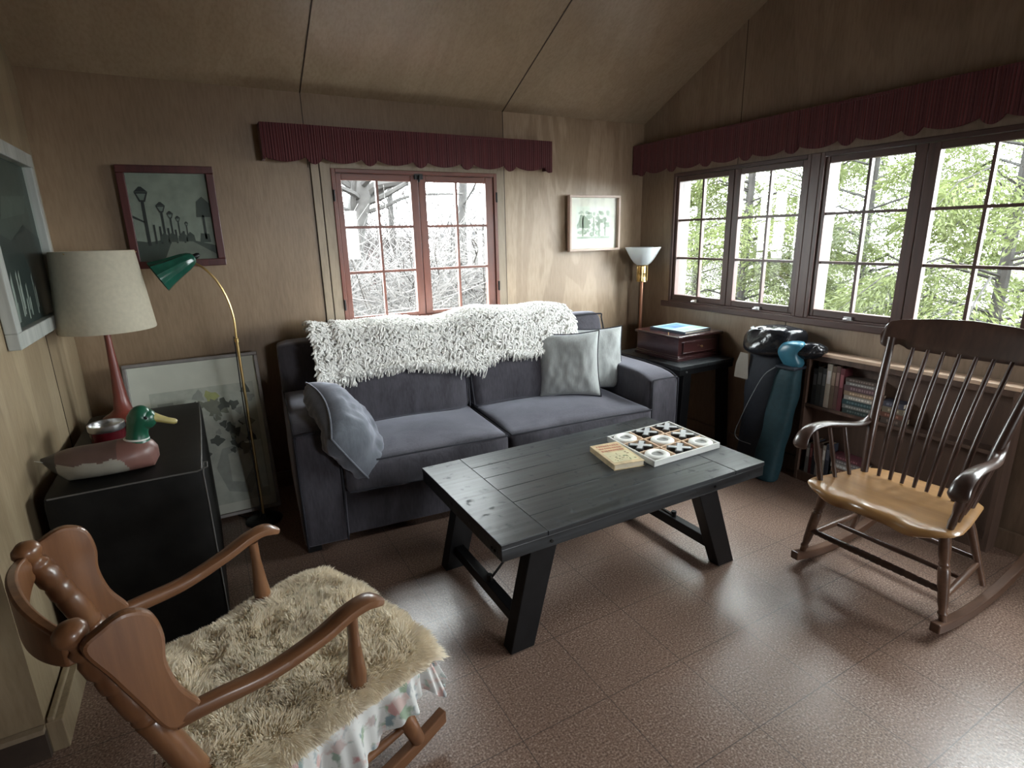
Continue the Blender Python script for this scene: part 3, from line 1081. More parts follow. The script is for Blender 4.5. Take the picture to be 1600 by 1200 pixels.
# rows along v (depth), columns along u
poso = {'front': {0: 'left', 1: 'middle', 2: 'right'}}
for rI in range(3):
    for cI in range(3):
        c = bp((cI + .5) / 3, (rI + .5) / 3, TZ + .0108)
        col = ['left', 'centre', 'right'][cI]
        if lay[rI][cI] == 'X':
            lb = 'black X game piece with grey top, in the %s square of the %s row' % (col, rows[rI])
            r = thing('x_game_piece', lb, 'game piece', c, 0, 'X pieces on the board')
            a = .054; wd = .016
            m = MB()
            for sg in (1, -1):
                d = Vector((1, .9 * sg, 0)).normalized(); n_ = Vector((-d.y, d.x, 0))
                P4 = [c + d * a * s1 + n_ * wd * s2 for s1, s2 in ((-1, -1), (1, -1), (1, 1), (-1, 1))]
                m.hexa(P4, [p + Vector((0, 0, .017 + .0002 * sg)) for p in P4])
            obj('piece_body', m, MAT['xpiece'], r)
            m = MB()
            for sg in (1, -1):
                d = Vector((1, .9 * sg, 0)).normalized(); n_ = Vector((-d.y, d.x, 0))
                P4 = [c + d * a * .86 * s1 + n_ * wd * .68 * s2 + Vector((0, 0, .0174 + .0002 * sg)) for s1, s2 in ((-1, -1), (1, -1), (1, 1), (-1, 1))]
                m.hexa(P4, [p + Vector((0, 0, .0015)) for p in P4])
            obj('grey_inlay', m, MAT['xtop'], r)
        else:
            lb = 'white ring O game piece in the %s square of the %s row' % (col, rows[rI])
            r = thing('o_game_piece', lb, 'game piece', c, 0, 'O pieces on the board')
            m = MB(); m.lathe([(.026, .0), (.048, .0), (.053, .007), (.052, .016), (.046, .020), (.032, .020), (.026, .016), (.026, .0)], c, 32, cap=False)
            obj('ring', m, MAT['opiece'], r, smooth=True)
            m = MB(); m.lathe([(.0001, .001), (.0258, .001), (.0258, .012), (.0001, .012)], c, 24)
            obj('centre', m, MAT['odish'], r)


# old book on the table
def book_flat(name, label, corners, z0, th, cover, pages, group=None, art=None):
    """corners: 4 world xy points in order; spine on edge 3-0"""
    c = [Vector((x, y, 0)) for x, y in corners]
    cen = sum(c, Vector()) / 4
    r = thing(name, label, 'book', (cen.x, cen.y, z0), 0, group)
    def sl(m, s, za, zb, mi=0):
        q = [cen + (p - cen) * s for p in c]
        m.hexa([p + Vector((0, 0, za)) for p in q], [p + Vector((0, 0, zb)) for p in q], mi)
    m = MB(); sl(m, 1, z0 + .0005, z0 + .003); sl(m, 1, z0 + th - .0025, z0 + th)
    q = [c[0], c[0].lerp(c[1], .03), c[3].lerp(c[2], .03), c[3]]
    m.hexa([p + Vector((0, 0, z0 + .003)) for p in q], [p + Vector((0, 0, z0 + th - .0025)) for p in q])
    obj('cover', m, cover, r, bevel=.0008)
    m = MB(); q = [cen + (p - cen) * .965 for p in c]
    m.hexa([p + Vector((0, 0, z0 + .0032)) for p in q], [p + Vector((0, 0, z0 + th - .0028)) for p in q])
    obj('pages', m, pages, r)
    if art: art(r, c, z0 + th)
    return r


MAT['oldcover'] = plain('tan_cloth_cover', (.55, .42, .25), .7, noise_amt=.25, nscale=30)
MAT['pages'] = plain('yellowed_pages', (.66, .58, .44), .85, noise_amt=.08)


def book_art(r, c, z):
    def pt(u, v): return c[0] + (c[1] - c[0]) * u + (c[3] - c[0]) * v + Vector((0, 0, z))
    rr = random.Random(2)
    m = MB()
    def quad(u0, u1, v0, v1, mi, h=.0004):
        m.hexa([pt(u0, v0), pt(u1, v0), pt(u1, v1), pt(u0, v1)], [p + Vector((0, 0, h)) for p in (pt(u0, v0), pt(u1, v0), pt(u1, v1), pt(u0, v1))], mi)
    quad(.08, .92, .10, .56, 0)
    for v in (.62, .74, .86):
        u = .12
        while u < .86:
            wl = rr.uniform(.03, .07); quad(u, u + wl, v, v + .055, 1, .0006); u += wl + rr.uniform(.012, .03)
    for k in range(26):
        u = rr.uniform(.12, .85); v = rr.uniform(.12, .5); quad(u, u + rr.uniform(.02, .08), v, v + rr.uniform(.01, .05), rr.choice([2, 3]), .0007)
    obj('cover_picture', m, [P_('faded_yellow', (.60, .54, .34)), P_('rust_red_ink', (.40, .14, .08)), P_('olive_ink', (.20, .22, .11)), P_('brown_ink', (.24, .15, .09))], r)


book_flat('old_book', 'old tan clothbound book with illustrated cover, lying beside the game board', [(1.362, 1.632), (1.500, 1.606), (1.542, 1.834), (1.404, 1.852)], TZ, .026, MAT['oldcover'], MAT['pages'], art=book_art)


# ------------------------------------------------------------------ end table, chest, torchiere
et = thing('end_table', 'black wooden end table with splayed legs beside the right arm of the sofa', 'table', (2.66, 2.62, 0))
EX0, EX1, EY0, EY1 = 2.433, 2.900, 2.335, 2.93
m = MB()
for i in range(4):
    a = (EX1 - EX0) / 4
    m.box(EX0 + i * a + .0008, EX0 + (i + 1) * a - .0008, EY0, EY1, .578, .60)
obj('tabletop', m, MAT['blackwood'], et, bevel=.002)
m = MB(); m.box(EX0 + .002, EX1 - .002, EY0 + .004, EY0 + .03, .545, .5775); m.box(EX0 + .002, EX1 - .002, EY1 - .03, EY1 - .004, .545, .5775)
m.box(EX0 + .002, EX0 + .03, EY0 + .031, EY1 - .031, .545, .5775); m.box(EX1 - .03, EX1 - .002, EY0 + .031, EY1 - .031, .545, .5775)
obj('apron', m, MAT['blackpaint'], et)
for y0 in (EY0 + .006, EY1 - .06):
    for xa, xb in ((2.45, 2.475), (2.825, 2.80)):
        m = MB(); wd = .065
        fx = xa if xa < 2.6 else xa + .02
        tx = xb
        m.hexa([(fx - .0, y0 + .002, 0), (fx + wd, y0 + .002, 0), (fx + wd, y0 + .05, 0), (fx, y0 + .05, 0)], [(tx, y0 + .002, .545), (tx + wd, y0 + .002, .545), (tx + wd, y0 + .05, .545), (tx, y0 + .05, .545)])
        obj('leg', m, MAT['blackpaint'], et, bevel=.003)
m = MB(); m.lathe([(0, -.004), (.006, -.003), (.007, 0), (.006, .003)], (2.49, EY0 + .001, .562), 10, axis=(0, 1, 0))
obj('bolt', m, MAT['steel'], et, smooth=True)

ch = thing('silverware_chest', 'polished mahogany chest with a front drawer on the end table', 'chest', (2.71, 2.64, .6))
CX0, CX1, CY0, CY1, CZ = 2.515, 2.905, 2.440, 2.835, .6005
m = MB()
m.box(CX0, CX1, CY0, CY1, CZ, CZ + .022)
m.box(CX0 + .006, CX1 - .006, CY0 + .006, CY1 - .006, CZ + .022, CZ + .032)
obj('plinth', m, MAT['mahogany'], ch, bevel=.003)
m = MB(); m.box(CX0 + .012, CX1 - .012, CY0 + .012, CY1 - .012, CZ + .032, CZ + .142)
obj('body', m, MAT['mahogany'], ch, bevel=.002)
m = MB(); m.box(CX0 - .004, CX1 + .004, CY0 - .004, CY1 + .002, CZ + .142, CZ + .160)
obj('lid', m, MAT['mahogany'], ch, bevel=.006)
m = MB(); m.box(CX0 + .05, CX1 - .05, CY0 + .004, CY0 + .012, CZ + .052, CZ + .112)
dr = obj('drawer', m, MAT['mahogany'], ch, bevel=.002)
m = MB(); m.box(CX0 + .045, CX1 - .045, CY0 + .000, CY0 + .008, CZ + .112, CZ + .119); m.box(CX0 + .045, CX1 - .045, CY0 + .0, CY0 + .008, CZ + .045, CZ + .052)
obj('moulding', m, MAT['mahogany'], dr, bevel=.002)
m = MB(); m.lathe([(.003, 0), (.003, .008), (.008, .012), (.006, .018), (0, .019)], ((CX0 + CX1) / 2, CY0 + .004, CZ + .082), 12, axis=(0, -1, 0))
obj('knob', m, MAT['brass'], dr, smooth=True)
for x in (2.56, 2.80):
    m = MB(); m.lathe([(.003, 0), (.002, .008), (.004, .012), (0, .014)], (CX0 + .012 if x < 2.6 else CX1 - .05, CY0 + .10 if x < 2.6 else CY1 - .06, CZ + .160), 8)
    obj('brass_pin', m, MAT['brass'], ch, smooth=True)


def puzzle_art(r, c, z):
    def pt(u, v, h=0): return c[0] + (c[1] - c[0]) * u + (c[3] - c[0]) * v + Vector((0, 0, z + h))
    m = MB()
    def quad(u0, u1, v0, v1, mi, h):
        m.hexa([pt(u0, v0), pt(u1, v0), pt(u1, v1), pt(u0, v1)], [pt(u0, v0, h), pt(u1, v0, h), pt(u1, v1, h), pt(u0, v1, h)], mi)
    quad(.04, .96, .04, .96, 0, .0004)
    quad(.10, .90, .45, .92, 1, .0006); quad(.12, .9, .10, .35, 2, .0006); quad(.3, .7, .5, .7, 3, .0008)
    for k in range(7): quad(.15 + k * .1, .21 + k * .1, .75, .83, 3, .0008)
    obj('cover_picture', m, [P_('pale_blue', (.48, .64, .66)), P_('sky_blue', (.22, .42, .70)), P_('leaf_green', (.30, .48, .34)), P_('deep_blue', (.10, .20, .48))], r)


book_flat('picture_book', 'thin blue and green picture book lying on the mahogany chest', [(2.60, 2.475), (2.86, 2.50), (2.845, 2.79), (2.585, 2.77)], CZ + .1605, .015, P_('navy_cover', (.03, .05, .08)), MAT['pages'], art=puzzle_art)

tl = thing('torchiere_lamp', 'slim copper torchiere floor lamp with white glass bowl in the corner', 'lamp', (2.81, 3.11, 0))
tx, ty = 2.81, 3.115
m = MB(); m.lathe([(0, 0), (.105, 0), (.110, .008), (.10, .02), (.03, .03), (.012, .045)], (tx, ty, 0), 32); obj('base', m, MAT['brass'], tl, smooth=True)
m = MB(); m.lathe([(.0105, .04), (.0105, 1.04)], (tx, ty, 0), 14); obj('pole', m, MAT['copper'], tl, smooth=True)
m = MB(); m.lathe([(.012, 1.035), (.037, 1.04), (.037, 1.045), (.034, 1.05), (.034, 1.095), (.037, 1.10), (.033, 1.105), (.033, 1.15), (.045, 1.155), (.02, 1.16)], (tx, ty, 0), 20)
for k in range(4):
    a = PI / 4 + k * PI / 2
    m.tube([(tx + .034 * math.cos(a), ty + .034 * math.sin(a), 1.045), (tx + .034 * math.cos(a), ty + .034 * math.sin(a), 1.15)], .005, 6)
obj('socket', m, MAT['brass'], tl, smooth=True)
m = MB(); m.lathe([(.040, 1.158), (.062, 1.175), (.085, 1.205), (.105, 1.24), (.128, 1.282), (.124, 1.283), (.101, 1.243), (.08, 1.207), (.058, 1.178), (.03, 1.164)], (tx, ty, 0), 36, cap=False)
obj('glass_bowl', m, MAT['white_glass'], tl, smooth=True)

# ------------------------------------------------------------------ pictures
def frame_box(m, P, wv, hv, nv, W, H, fw, th):
    P = Vector(P); wv = Vector(wv); hv = Vector(hv); nv = Vector(nv)
    def slab(a0, a1, b0, b1, t0, t1, mi=0):
        q = [P + wv * a + hv * b + nv * t0 for a, b in ((a0, b0), (a1, b0), (a1, b1), (a0, b1))]
        m.hexa(q, [p + nv * (t1 - t0) for p in q], mi)
    slab(0, W, 0, fw, 0, th); slab(0, W, H - fw, H, 0, th); slab(0, fw, fw, H - fw, 0, th); slab(W - fw, W, fw, H - fw, 0, th)
    return slab


def picture(name, label, P, wv, hv, W, H, fw, th, fmat, draw, mats, glassy=True, bevel=.003):
    wv = Vector(wv).normalized(); hv = Vector(hv).normalized(); nv = wv.cross(hv)
    P = Vector(P)
    r = thing(name, label, 'picture', tuple(P + wv * W / 2))
    m = MB(); frame_box(m, P, wv, hv, nv, W, H, fw, th)
    obj('frame', m, fmat, r, bevel=bevel)
    m = MB()
    iw, ih = W - 2 * fw, H - 2 * fw
    o0 = P + wv * fw + hv * fw + nv * .004
    def poly(pts, mi, lift=0.0):
        q = [o0 + wv * (iw * u) + hv * (ih * v) + nv * (lift * .0008) for u, v in pts]
        k = len(q)
        b = [p - nv * .0004 for p in q]
        m.add(q + b, [tuple(range(k)), tuple(range(2 * k - 1, k - 1, -1))] + [(i, k + i, k + (i + 1) % k, (i + 1) % k) for i in range(k)], mi)
    draw(poly)
    obj('print', m, mats, r)
    if glassy:
        m = MB(); q0 = o0 + nv * .006
        q = [q0 + wv * (iw * u) + hv * (ih * v) for u, v in ((0, 0), (1, 0), (1, 1), (0, 1))]
        m.hexa(q, [p + nv * .002 for p in q])
        obj('glass', m, MAT['picture_glass'], r)
    return r


rect = lambda u0, u1, v0, v1: [(u0, v0), (u1, v0), (u1, v1), (u0, v1)]


def draw_lamps(poly):
    poly(rect(0, 1, 0, 1), 0)
    poly([(0, 0), (1, 0), (1, .16), (.75, .22), (.45, .26), (.15, .22), (0, .24)], 1, 1)
    poly([(.45, .26), (.62, .26), (1, .05), (1, 0), (.30, 0)], 2, 1.4)
    def lamp(x, base, top, s):
        poly(rect(x - .10 * s, x + .10 * s, base, top), 3, 2)
        poly([(x - .18 * s, top), (x + .18 * s, top), (x + .42 * s, top + .55 * s), (x - .42 * s, top + .55 * s)], 3, 2)
        poly([(x - .10 * s, top + .10 * s), (x + .10 * s, top + .10 * s), (x + .28 * s, top + .46 * s), (x - .28 * s, top + .46 * s)], 4, 2.6)
        poly([(x - .42 * s, top + .56 * s), (x + .42 * s, top + .56 * s), (x + .08 * s, top + .85 * s), (x - .08 * s, top + .85 * s)], 3, 2)
    lamp(.15, .18, .68, .20); lamp(.36, .22, .56, .14); lamp(.46, .23, .49, .10); lamp(.55, .24, .45, .08); lamp(.65, .25, .40, .06)
    for k, x in enumerate((.24, .31, .41, .5, .6)):
        poly(rect(x - .012, x + .012, .2, .42 - k * .02), 3, 2)
    for x in (.35, .45, .58, .68):
        poly([(x - .06, .22), (x + .06, .21), (x + .05, .29), (x, .33), (x - .05, .28)], 1, 2.2)
    poly([(.80, .50), (.98, .50), (.99, .66), (.90, .74), (.82, .68)], 1, 2)
    poly(rect(.87, .90, .24, .52), 3, 2); poly([(.80, .20), (.94, .20), (.93, .30), (.82, .31)], 1, 2)
    poly([(0, .50), (.14, .44), (.14, .46), (0, .53)], 3, 2)


picture('framed_picture', 'cherry-framed print of a row of old street lamps on the back wall', (-.266, YB - .026, 1.272), (.408, 0, .004), (0, 0, 1), .400, .470, .034, .024, MAT['redframe'], draw_lamps,
        [P_('grey_green_paper', (.20, .215, .18)), P_('dark_foliage_ink', (.035, .042, .034)), P_('path_grey', (.13, .135, .11)), P_('black_ink', (.012, .014, .012)), P_('lamp_pane', (.12, .14, .12))])


def draw_small(poly):
    poly(rect(0, 1, 0, 1), 0)
    poly(rect(.13, .87, .15, .83), 1, 1)
    rr = random.Random(5)
    for k in range(70):
        u = rr.uniform(.17, .83); v = rr.uniform(.20, .72)
        s = rr.uniform(.02, .055)
        poly([(u - s, v), (u, v - s * .6), (u + s, v), (u + s * .3, v + s * 1.2), (u - s * .6, v + s)], rr.choice([2, 3, 3]), 2 + k * .02)
    poly([(.20, .42), (.34, .40), (.38, .58), (.30, .66), (.20, .60)], 2, 4)
    for x in (.27, .5, .62, .75): poly(rect(x - .012, x + .012, .25, .62), 2, 4)
    poly(rect(.15, .85, .20, .24), 3, 4)


picture('framed_picture', 'small pale-framed woodland sketch hanging near the right corner', (2.243, YB - .034, 1.268), (1, 0, 0), (0, 0, 1), .436, .372, .016, .032, MAT['paleframe'], draw_small,
        [P_('cream_mat', (.72, .67, .58)), P_('sketch_paper', (.72, .73, .63)), P_('sage_wash', (.24, .28, .20)), P_('pale_sage', (.38, .42, .33))])


def draw_dark(poly):
    poly(rect(0, 1, 0, 1), 0)
    poly([(0, 0), (1, 0), (1, .52), (.7, .60), (.4, .50), (0, .58)], 1, 1)
    rr = random.Random(8)
    for k in range(14):
        u = rr.uniform(.08, .62); h = rr.uniform(.10, .30); v = rr.uniform(.02, .10)
        poly([(u, v), (u + .015, v), (u + .03, v + h), (u + .012, v + h * .9)], 2, 2)  # white strokes: reflections in the glass, painted onto the print
    poly([(.3, .62), (.8, .68), (.9, .80), (.4, .76)], 3, 1.5)


picture('framed_picture', 'large whitewashed frame with a dark painting on the left wall', (XL + .002, 2.262, 1.072), (0, 1, 0), (0, 0, 1), .79, .675, .052, .034, MAT['whiteframe'], draw_dark,
        [P_('dark_teal', (.055, .07, .062)), P_('darker_teal', (.028, .038, .036)), P_('reflection_white', (.30, .33, .30)), P_('mid_teal', (.08, .10, .088))])

# leaning print on the floor
lv = Vector((0, .20, .806)).normalized()


def draw_vine(poly):
    poly(rect(0, 1, 0, 1), 0)
    poly(rect(.13, .96, .06, .83), 1, 1)
    poly(rect(.18, .30, .70, .76), 4, 1.6)
    rr = random.Random(12)
    def leaf(u, v, s, mi, a):
        pts = []
        for k in range(9):
            t = 2 * PI * k / 9; r_ = s * (1 + .35 * math.sin(3 * t + a))
            pts.append((u + r_ * math.cos(t), v + r_ * math.sin(t) * .8))
        poly(pts, mi, 2 + rr.random())
    for k in range(46):
        t = rr.random()
        u = .45 + .5 * t + rr.uniform(-.10, .06); v = .78 - .45 * (t if rr.random() < .5 else rr.random()) + rr.uniform(-.05, .05)
        leaf(min(max(u, .20), .92), min(max(v, .40), .80), rr.uniform(.02, .05), rr.choice([2, 2, 3, 4]), rr.random() * 6)
    leaf(.60, .76, .055, 5, 1)
    poly([(.62, .42), (.90, .44), (.95, .30), (.80, .10), (.62, .14), (.55, .30)], 4, 1.8)
    poly([(.66, .38), (.82, .40), (.86, .28), (.76, .18), (.66, .2)], 1, 2.5)
    poly([(.80, .44), (.95, .44), (.95, .12), (.90, .12), (.88, .36)], 6, 2.8)


picture('leaning_print', 'large grey-framed botanical vine print leaning on the back wall', (-.392, 3.010, .010), (1, 0, 0), lv, .600, .835, .018, .022, MAT['greyframe'], draw_vine,
        [MAT['matboard'], P_('vine_paper', (.46, .44, .39)), P_('vine_dark', (.075, .075, .062)), P_('vine_mid', (.20, .19, .15)), P_('vine_grey', (.32, .31, .28)), P_('vine_yellow', (.40, .39, .16)), P_('vine_white', (.66, .65, .61))])

# ------------------------------------------------------------------ black cabinet and what stands on it
cab = thing('black_cabinet', 'low black cabinet with rounded top edges in the left corner', 'cabinet', (-.29, 2.5, 0))
m = MB()
m.rbox(-.515, -.080, 2.02, 2.975, .006, .655, .018, 8)
obj('cabinet_body', m, MAT['cabinet_black'], cab, smooth=True, merge=True)
m = MB()
m.tube([(-.088, 2.03, .648), (-.084, 2.5, .650), (-.088, 2.965, .648)], .0035, 6)
m.tube(spline([(-.50, 2.024, .648), (-.10, 2.024, .648), (-.084, 2.026, .636), (-.083, 2.024, .1)], 4), .0028, 6)
obj('worn_edge', m, P_('worn_edge_grey', (.09, .085, .08)), cab)
cab.children[1]['label'] = 'worn grey metal edging'

# table lamp
tb = thing('table_lamp', 'table lamp with cream drum shade and tapered red wooden stem', 'lamp', (-.385, 2.85, .655))
lx, ly = -.372, 2.84
m = MB(); m.lathe([(0, .656), (.075, .656), (.078, .668), (.05, .685), (.034, .70), (.026, .76), (.018, .86), (.0125, 1.0), (.011, 1.12), (.0, 1.12)], (lx, ly, 0), 24)
obj('stem', m, MAT['redstem'], tb, smooth=True)
m = MB(); m.lathe([(.1715, 1.045), (.1735, 1.050), (.1445, 1.362), (.1425, 1.366), (.1410, 1.362), (.170, 1.05)], (lx + .010, ly, 0), 48, cap=False)
m.lathe([(.1715, 1.045), (.170, 1.05)], (lx + .010, ly, 0), 48, cap=False)
obj('lamp_shade', m, MAT['shade'], tb, smooth=True)
m = MB(); m.lathe([(.006, 1.10), (.006, 1.345)], (lx, ly, 0), 8)
for k in range(3):
    a = k * 2 * PI / 3
    m.tube([(lx, ly, 1.34), (lx + .010 + .150 * math.cos(a), ly + .150 * math.sin(a), 1.358)], .002, 6)
obj('harp', m, MAT['brass'], tb)

# candle jar
cj = thing('candle_jar', 'small dark red candle jar with silver rim behind the duck', 'candle', (-.375, 2.37, .655))
m = MB(); m.lathe([(0, .657), (.050, .657), (.053, .665), (.053, .740), (.055, .745)], (-.37, 2.37, 0), 28, cap=True)
obj('jar', m, P_('dark_red_glass', (.09, .008, .012), rough=.12), cj, smooth=True)
m = MB(); m.lathe([(.053, .742), (.057, .750), (.057, .768), (.055, .770), (.052, .768), (.052, .756), (.0, .752)], (-.37, 2.37, 0), 28, cap=False)
obj('rim', m, MAT['steel'], cj, smooth=True)

# duck decoy: body axis along +x
dk = thing('duck_decoy', 'painted mallard duck decoy with green head and yellow bill on the black cabinet', 'duck decoy', (-.34, 2.15, .655))
DX, DY, DZ = -.345, 2.150, .656


def duck_body():
    m = MB()
    st = [(-.175, .080, .008, .006), (-.155, .076, .022, .014), (-.12, .068, .045, .032), (-.08, .058, .063, .046), (-.03, .050, .072, .054),
          (.02, .050, .073, .056), (.07, .052, .066, .056), (.105, .053, .052, .048), (.125, .054, .034, .034), (.138, .054, .012, .014)]
    sx = spline([(a, b, 0) for a, b, _, _ in st], 12); sr_ = spline([(c, d, 0) for _, _, c, d in st], 12)
    n = 72; V = []
    for p, r_ in zip(sx, sr_):
        for j in range(n):
            a = 2 * PI * j / n
            sn = math.sin(a)
            hb = interp(p.x, [-.175, -.15, -.115, .12, .138], [.074, .035, .0, .0, .03])
            z = p.y + r_.y * sn if sn > 0 else p.y - (p.y - hb) * abs(sn) ** .8
            V.append((DX + p.x, DY + r_.x * math.cos(a), DZ + max(z, .001)))
    F = []
    k = len(sx)
    for i in range(k - 1):
        for j in range(n):
            F.append((i * n + j, (i + 1) * n + j, (i + 1) * n + (j + 1) % n, i * n + (j + 1) % n))
    F += [tuple(range(n)), tuple((k - 1) * n + j for j in range(n - 1, -1, -1))]
    mats_ = []
    for f in F:
        cx = sum(V[i][0] for i in f) / len(f) - DX; cz = sum(V[i][2] for i in f) / len(f) - DZ
        lim = .052 - .10 * max(0, cx - .0) ** 1.2 * 3
        if cx < -.135: mats_.append(3)
        elif cx < .055 - max(0, cz - .02) * .35 - max(0, .02 - cz) * .6 and cz < .064 + .004 * math.sin(cx * 90) - max(0, cx) ** 2 * 4: mats_.append(1)
        else: mats_.append(0 if cx > .03 else 2)
    b = len(m.v); m.v += V; m.f += F; m.m += mats_
    return m


obj('body', duck_body(), [P_('duck_breast_brown', (.16, .075, .062), rough=.4), P_('duck_flank_grey', (.24, .225, .19), rough=.45), P_('duck_back_brown', (.085, .050, .042), rough=.4), P_('duck_tail_black', (.03, .026, .024), rough=.4)], dk, smooth=True)
m = MB()
hp = spline([(DX + .083, DY, DZ + .085), (DX + .086, DY, DZ + .105), (DX + .090, DY, DZ + .130), (DX + .100, DY, DZ + .160), (DX + .115, DY, DZ + .182), (DX + .135, DY, DZ + .190)], 5)
hr = [p.x for p in spline([(.042, 0, 0), (.034, 0, 0), (.031, 0, 0), (.036, 0, 0), (.036, 0, 0), (.014, 0, 0)], 5)]
m.tube(hp, hr, 20)
m.rbox(DX + .064, DX + .152, DY - .034, DY + .034, DZ + .130, DZ + .200, .033, 8)
obj('head', m, P_('duck_head_green', (.010, .075, .042), rough=.3), dk, smooth=True, merge=True, angle=180)
m = MB(); m.tube([(DX + .138, DY, DZ + .168), (DX + .160, DY, DZ + .158), (DX + .180, DY, DZ + .148), (DX + .200, DY, DZ + .141), (DX + .207, DY, DZ + .139)], [.023, .017, .014, .013, .007], 14, flat=.75)
obj('bill', m, P_('duck_bill_yellow', (.34, .28, .10), rough=.4), dk, smooth=True)
m = MB(); m.tube([(DX + .083 + .034 * math.cos(a), DY + .034 * math.sin(a), DZ + .103 - .004 * math.cos(a)) for a in [2 * PI * k / 24 for k in range(25)]], .0035, 8, cap=False)
obj('neck_ring', m, P_('white_paint', (.6, .6, .56)), dk, smooth=True)
for sg in (-1, 1):
    m = MB(); m.lathe([(0, -.003), (.005, -.002), (.006, .001), (.003, .004), (0, .0045)], (DX + .122, DY + sg * .033, DZ + .177), 10, axis=(0, sg, 0))
    obj('eye', m, MAT['blackpaint'], dk, smooth=True)
m = MB(); m.tube([(DX - .150, DY - .012, DZ + .070), (DX - .19, DY - .006, DZ + .083)], [.006, .001], 6, flat=.5)
obj('white_feather', m, P_('white_paint', (.6, .6, .56)), dk, smooth=True)

# brass gooseneck lamp
gl_ = thing('gooseneck_lamp', 'brass gooseneck floor lamp with ribbed green glass shade left of the sofa', 'lamp', (.112, 2.89, 0))
gx, gy = .112, 2.885
m = MB(); m.lathe([(0, 0), (.085, 0), (.088, .008), (.075, .018), (.02, .026), (.010, .04)], (gx, gy, 0), 28)
obj('base', m, MAT['blackmetal'], gl_, smooth=True)
m = MB(); m.lathe([(.0065, .035), (.0065, .93), (.010, .932), (.010, .95), (.006, .952)], (gx, gy, 0), 12)
obj('pole', m, MAT['brass'], gl_, smooth=True)
m = MB(); cv = spline([(gx, gy, .95), (gx + .001, gy, 1.05), (gx - .014, gy, 1.14), (gx - .045, gy, 1.22), (gx - .085, gy, 1.275), (gx - .118, gy, 1.30), (gx - .132, gy, 1.310)], 7)
m.tube(cv, .0048, 8)
obj('gooseneck', m, MAT['brass'], gl_, smooth=True)
m = MB()
ax = Vector((-.80, -.10, -.42)).normalized(); o0 = Vector((gx - .122, gy, 1.325))
prof = [(.012, -.006), (.022, .0), (.030, .012), (.038, .04), (.046, .08), (.056, .125), (.068, .165)]
q = Vector((0, 0, 1)).rotation_difference(ax)
n = 40
V = []
for r_, z in prof + [(a - .003, b) for a, b in reversed(prof)]:
    for j in range(n):
        a = 2 * PI * j / n; rr_ = r_ * (1 + .05 * math.cos(a * 10) * min(1, max(0, z / .04)))
        V.append(o0 + q @ Vector((rr_ * math.cos(a), rr_ * math.sin(a), z)))
k = len(prof) * 2
m.add(V, [(i * n + j, i * n + (j + 1) % n, (i + 1) * n + (j + 1) % n, (i + 1) * n + j) for i in range(k - 1) for j in range(n)])
obj('lamp_shade', m, MAT['green_glass'], gl_, smooth=True)
m = MB(); m.lathe([(.006, -.03), (.012, -.02), (.013, 0), (.010, .004)], o0, 12, axis=ax)
obj('socket', m, MAT['blackmetal'], gl_, smooth=True)
m = MB(); m.tube(spline([(gx - .01, gy, .96), (gx - .014, gy + .004, .6), (gx - .008, gy, .2), (gx - .02, gy + .01, .03), (gx - .1, gy + .1, .006), (gx - .14, gy + .2, .006)], 5), .0025, 6)
obj('power_cord', m, MAT['blackpaint'], gl_, smooth=True)

# ------------------------------------------------------------------ bookcase and books
bc = thing('bookcase', 'low narrow brown bookcase against the window wall behind the spindle rocker', 'bookcase', (2.87, 1.34, 0))
BX0, BX1, BY0, BY1 = 2.822, 2.908, .885, 1.800
m = MB(); m.box(BX0 - .004, BX1 + .0, BY0 - .012, BY1 + .006, .728, .745); obj('top', m, MAT['casetop_glare'], bc, bevel=.002)
for y0, y1 in ((BY0, BY0 + .018), (BY1 - .018, BY1)):
    m = MB(); m.box(BX0, BX1, y0, y1, 0, .728); obj('side_panel', m, MAT['case'], bc, bevel=.001)
for z in (.04, .438):
    m = MB(); m.box(BX0 + .002, BX1 - .004, BY0 + .018, BY1 - .018, z, z + .016); obj('shelf', m, MAT['case'], bc)
m = MB(); m.box(BX1 - .004, BX1, BY0 + .018, BY1 - .018, .0, .728); obj('back_panel', m, MAT['case'], bc)
m = MB(); m.box(BX0 + .004, BX0 + .016, BY0 + .018, BY1 - .018, 0, .04); obj('plinth', m, MAT['case'], bc)
m = MB(); m.box(BX0 + .004, BX0 + .014, BY0 + .018, BY1 - .018, .700, .728); obj('rail', m, MAT['case'], bc)


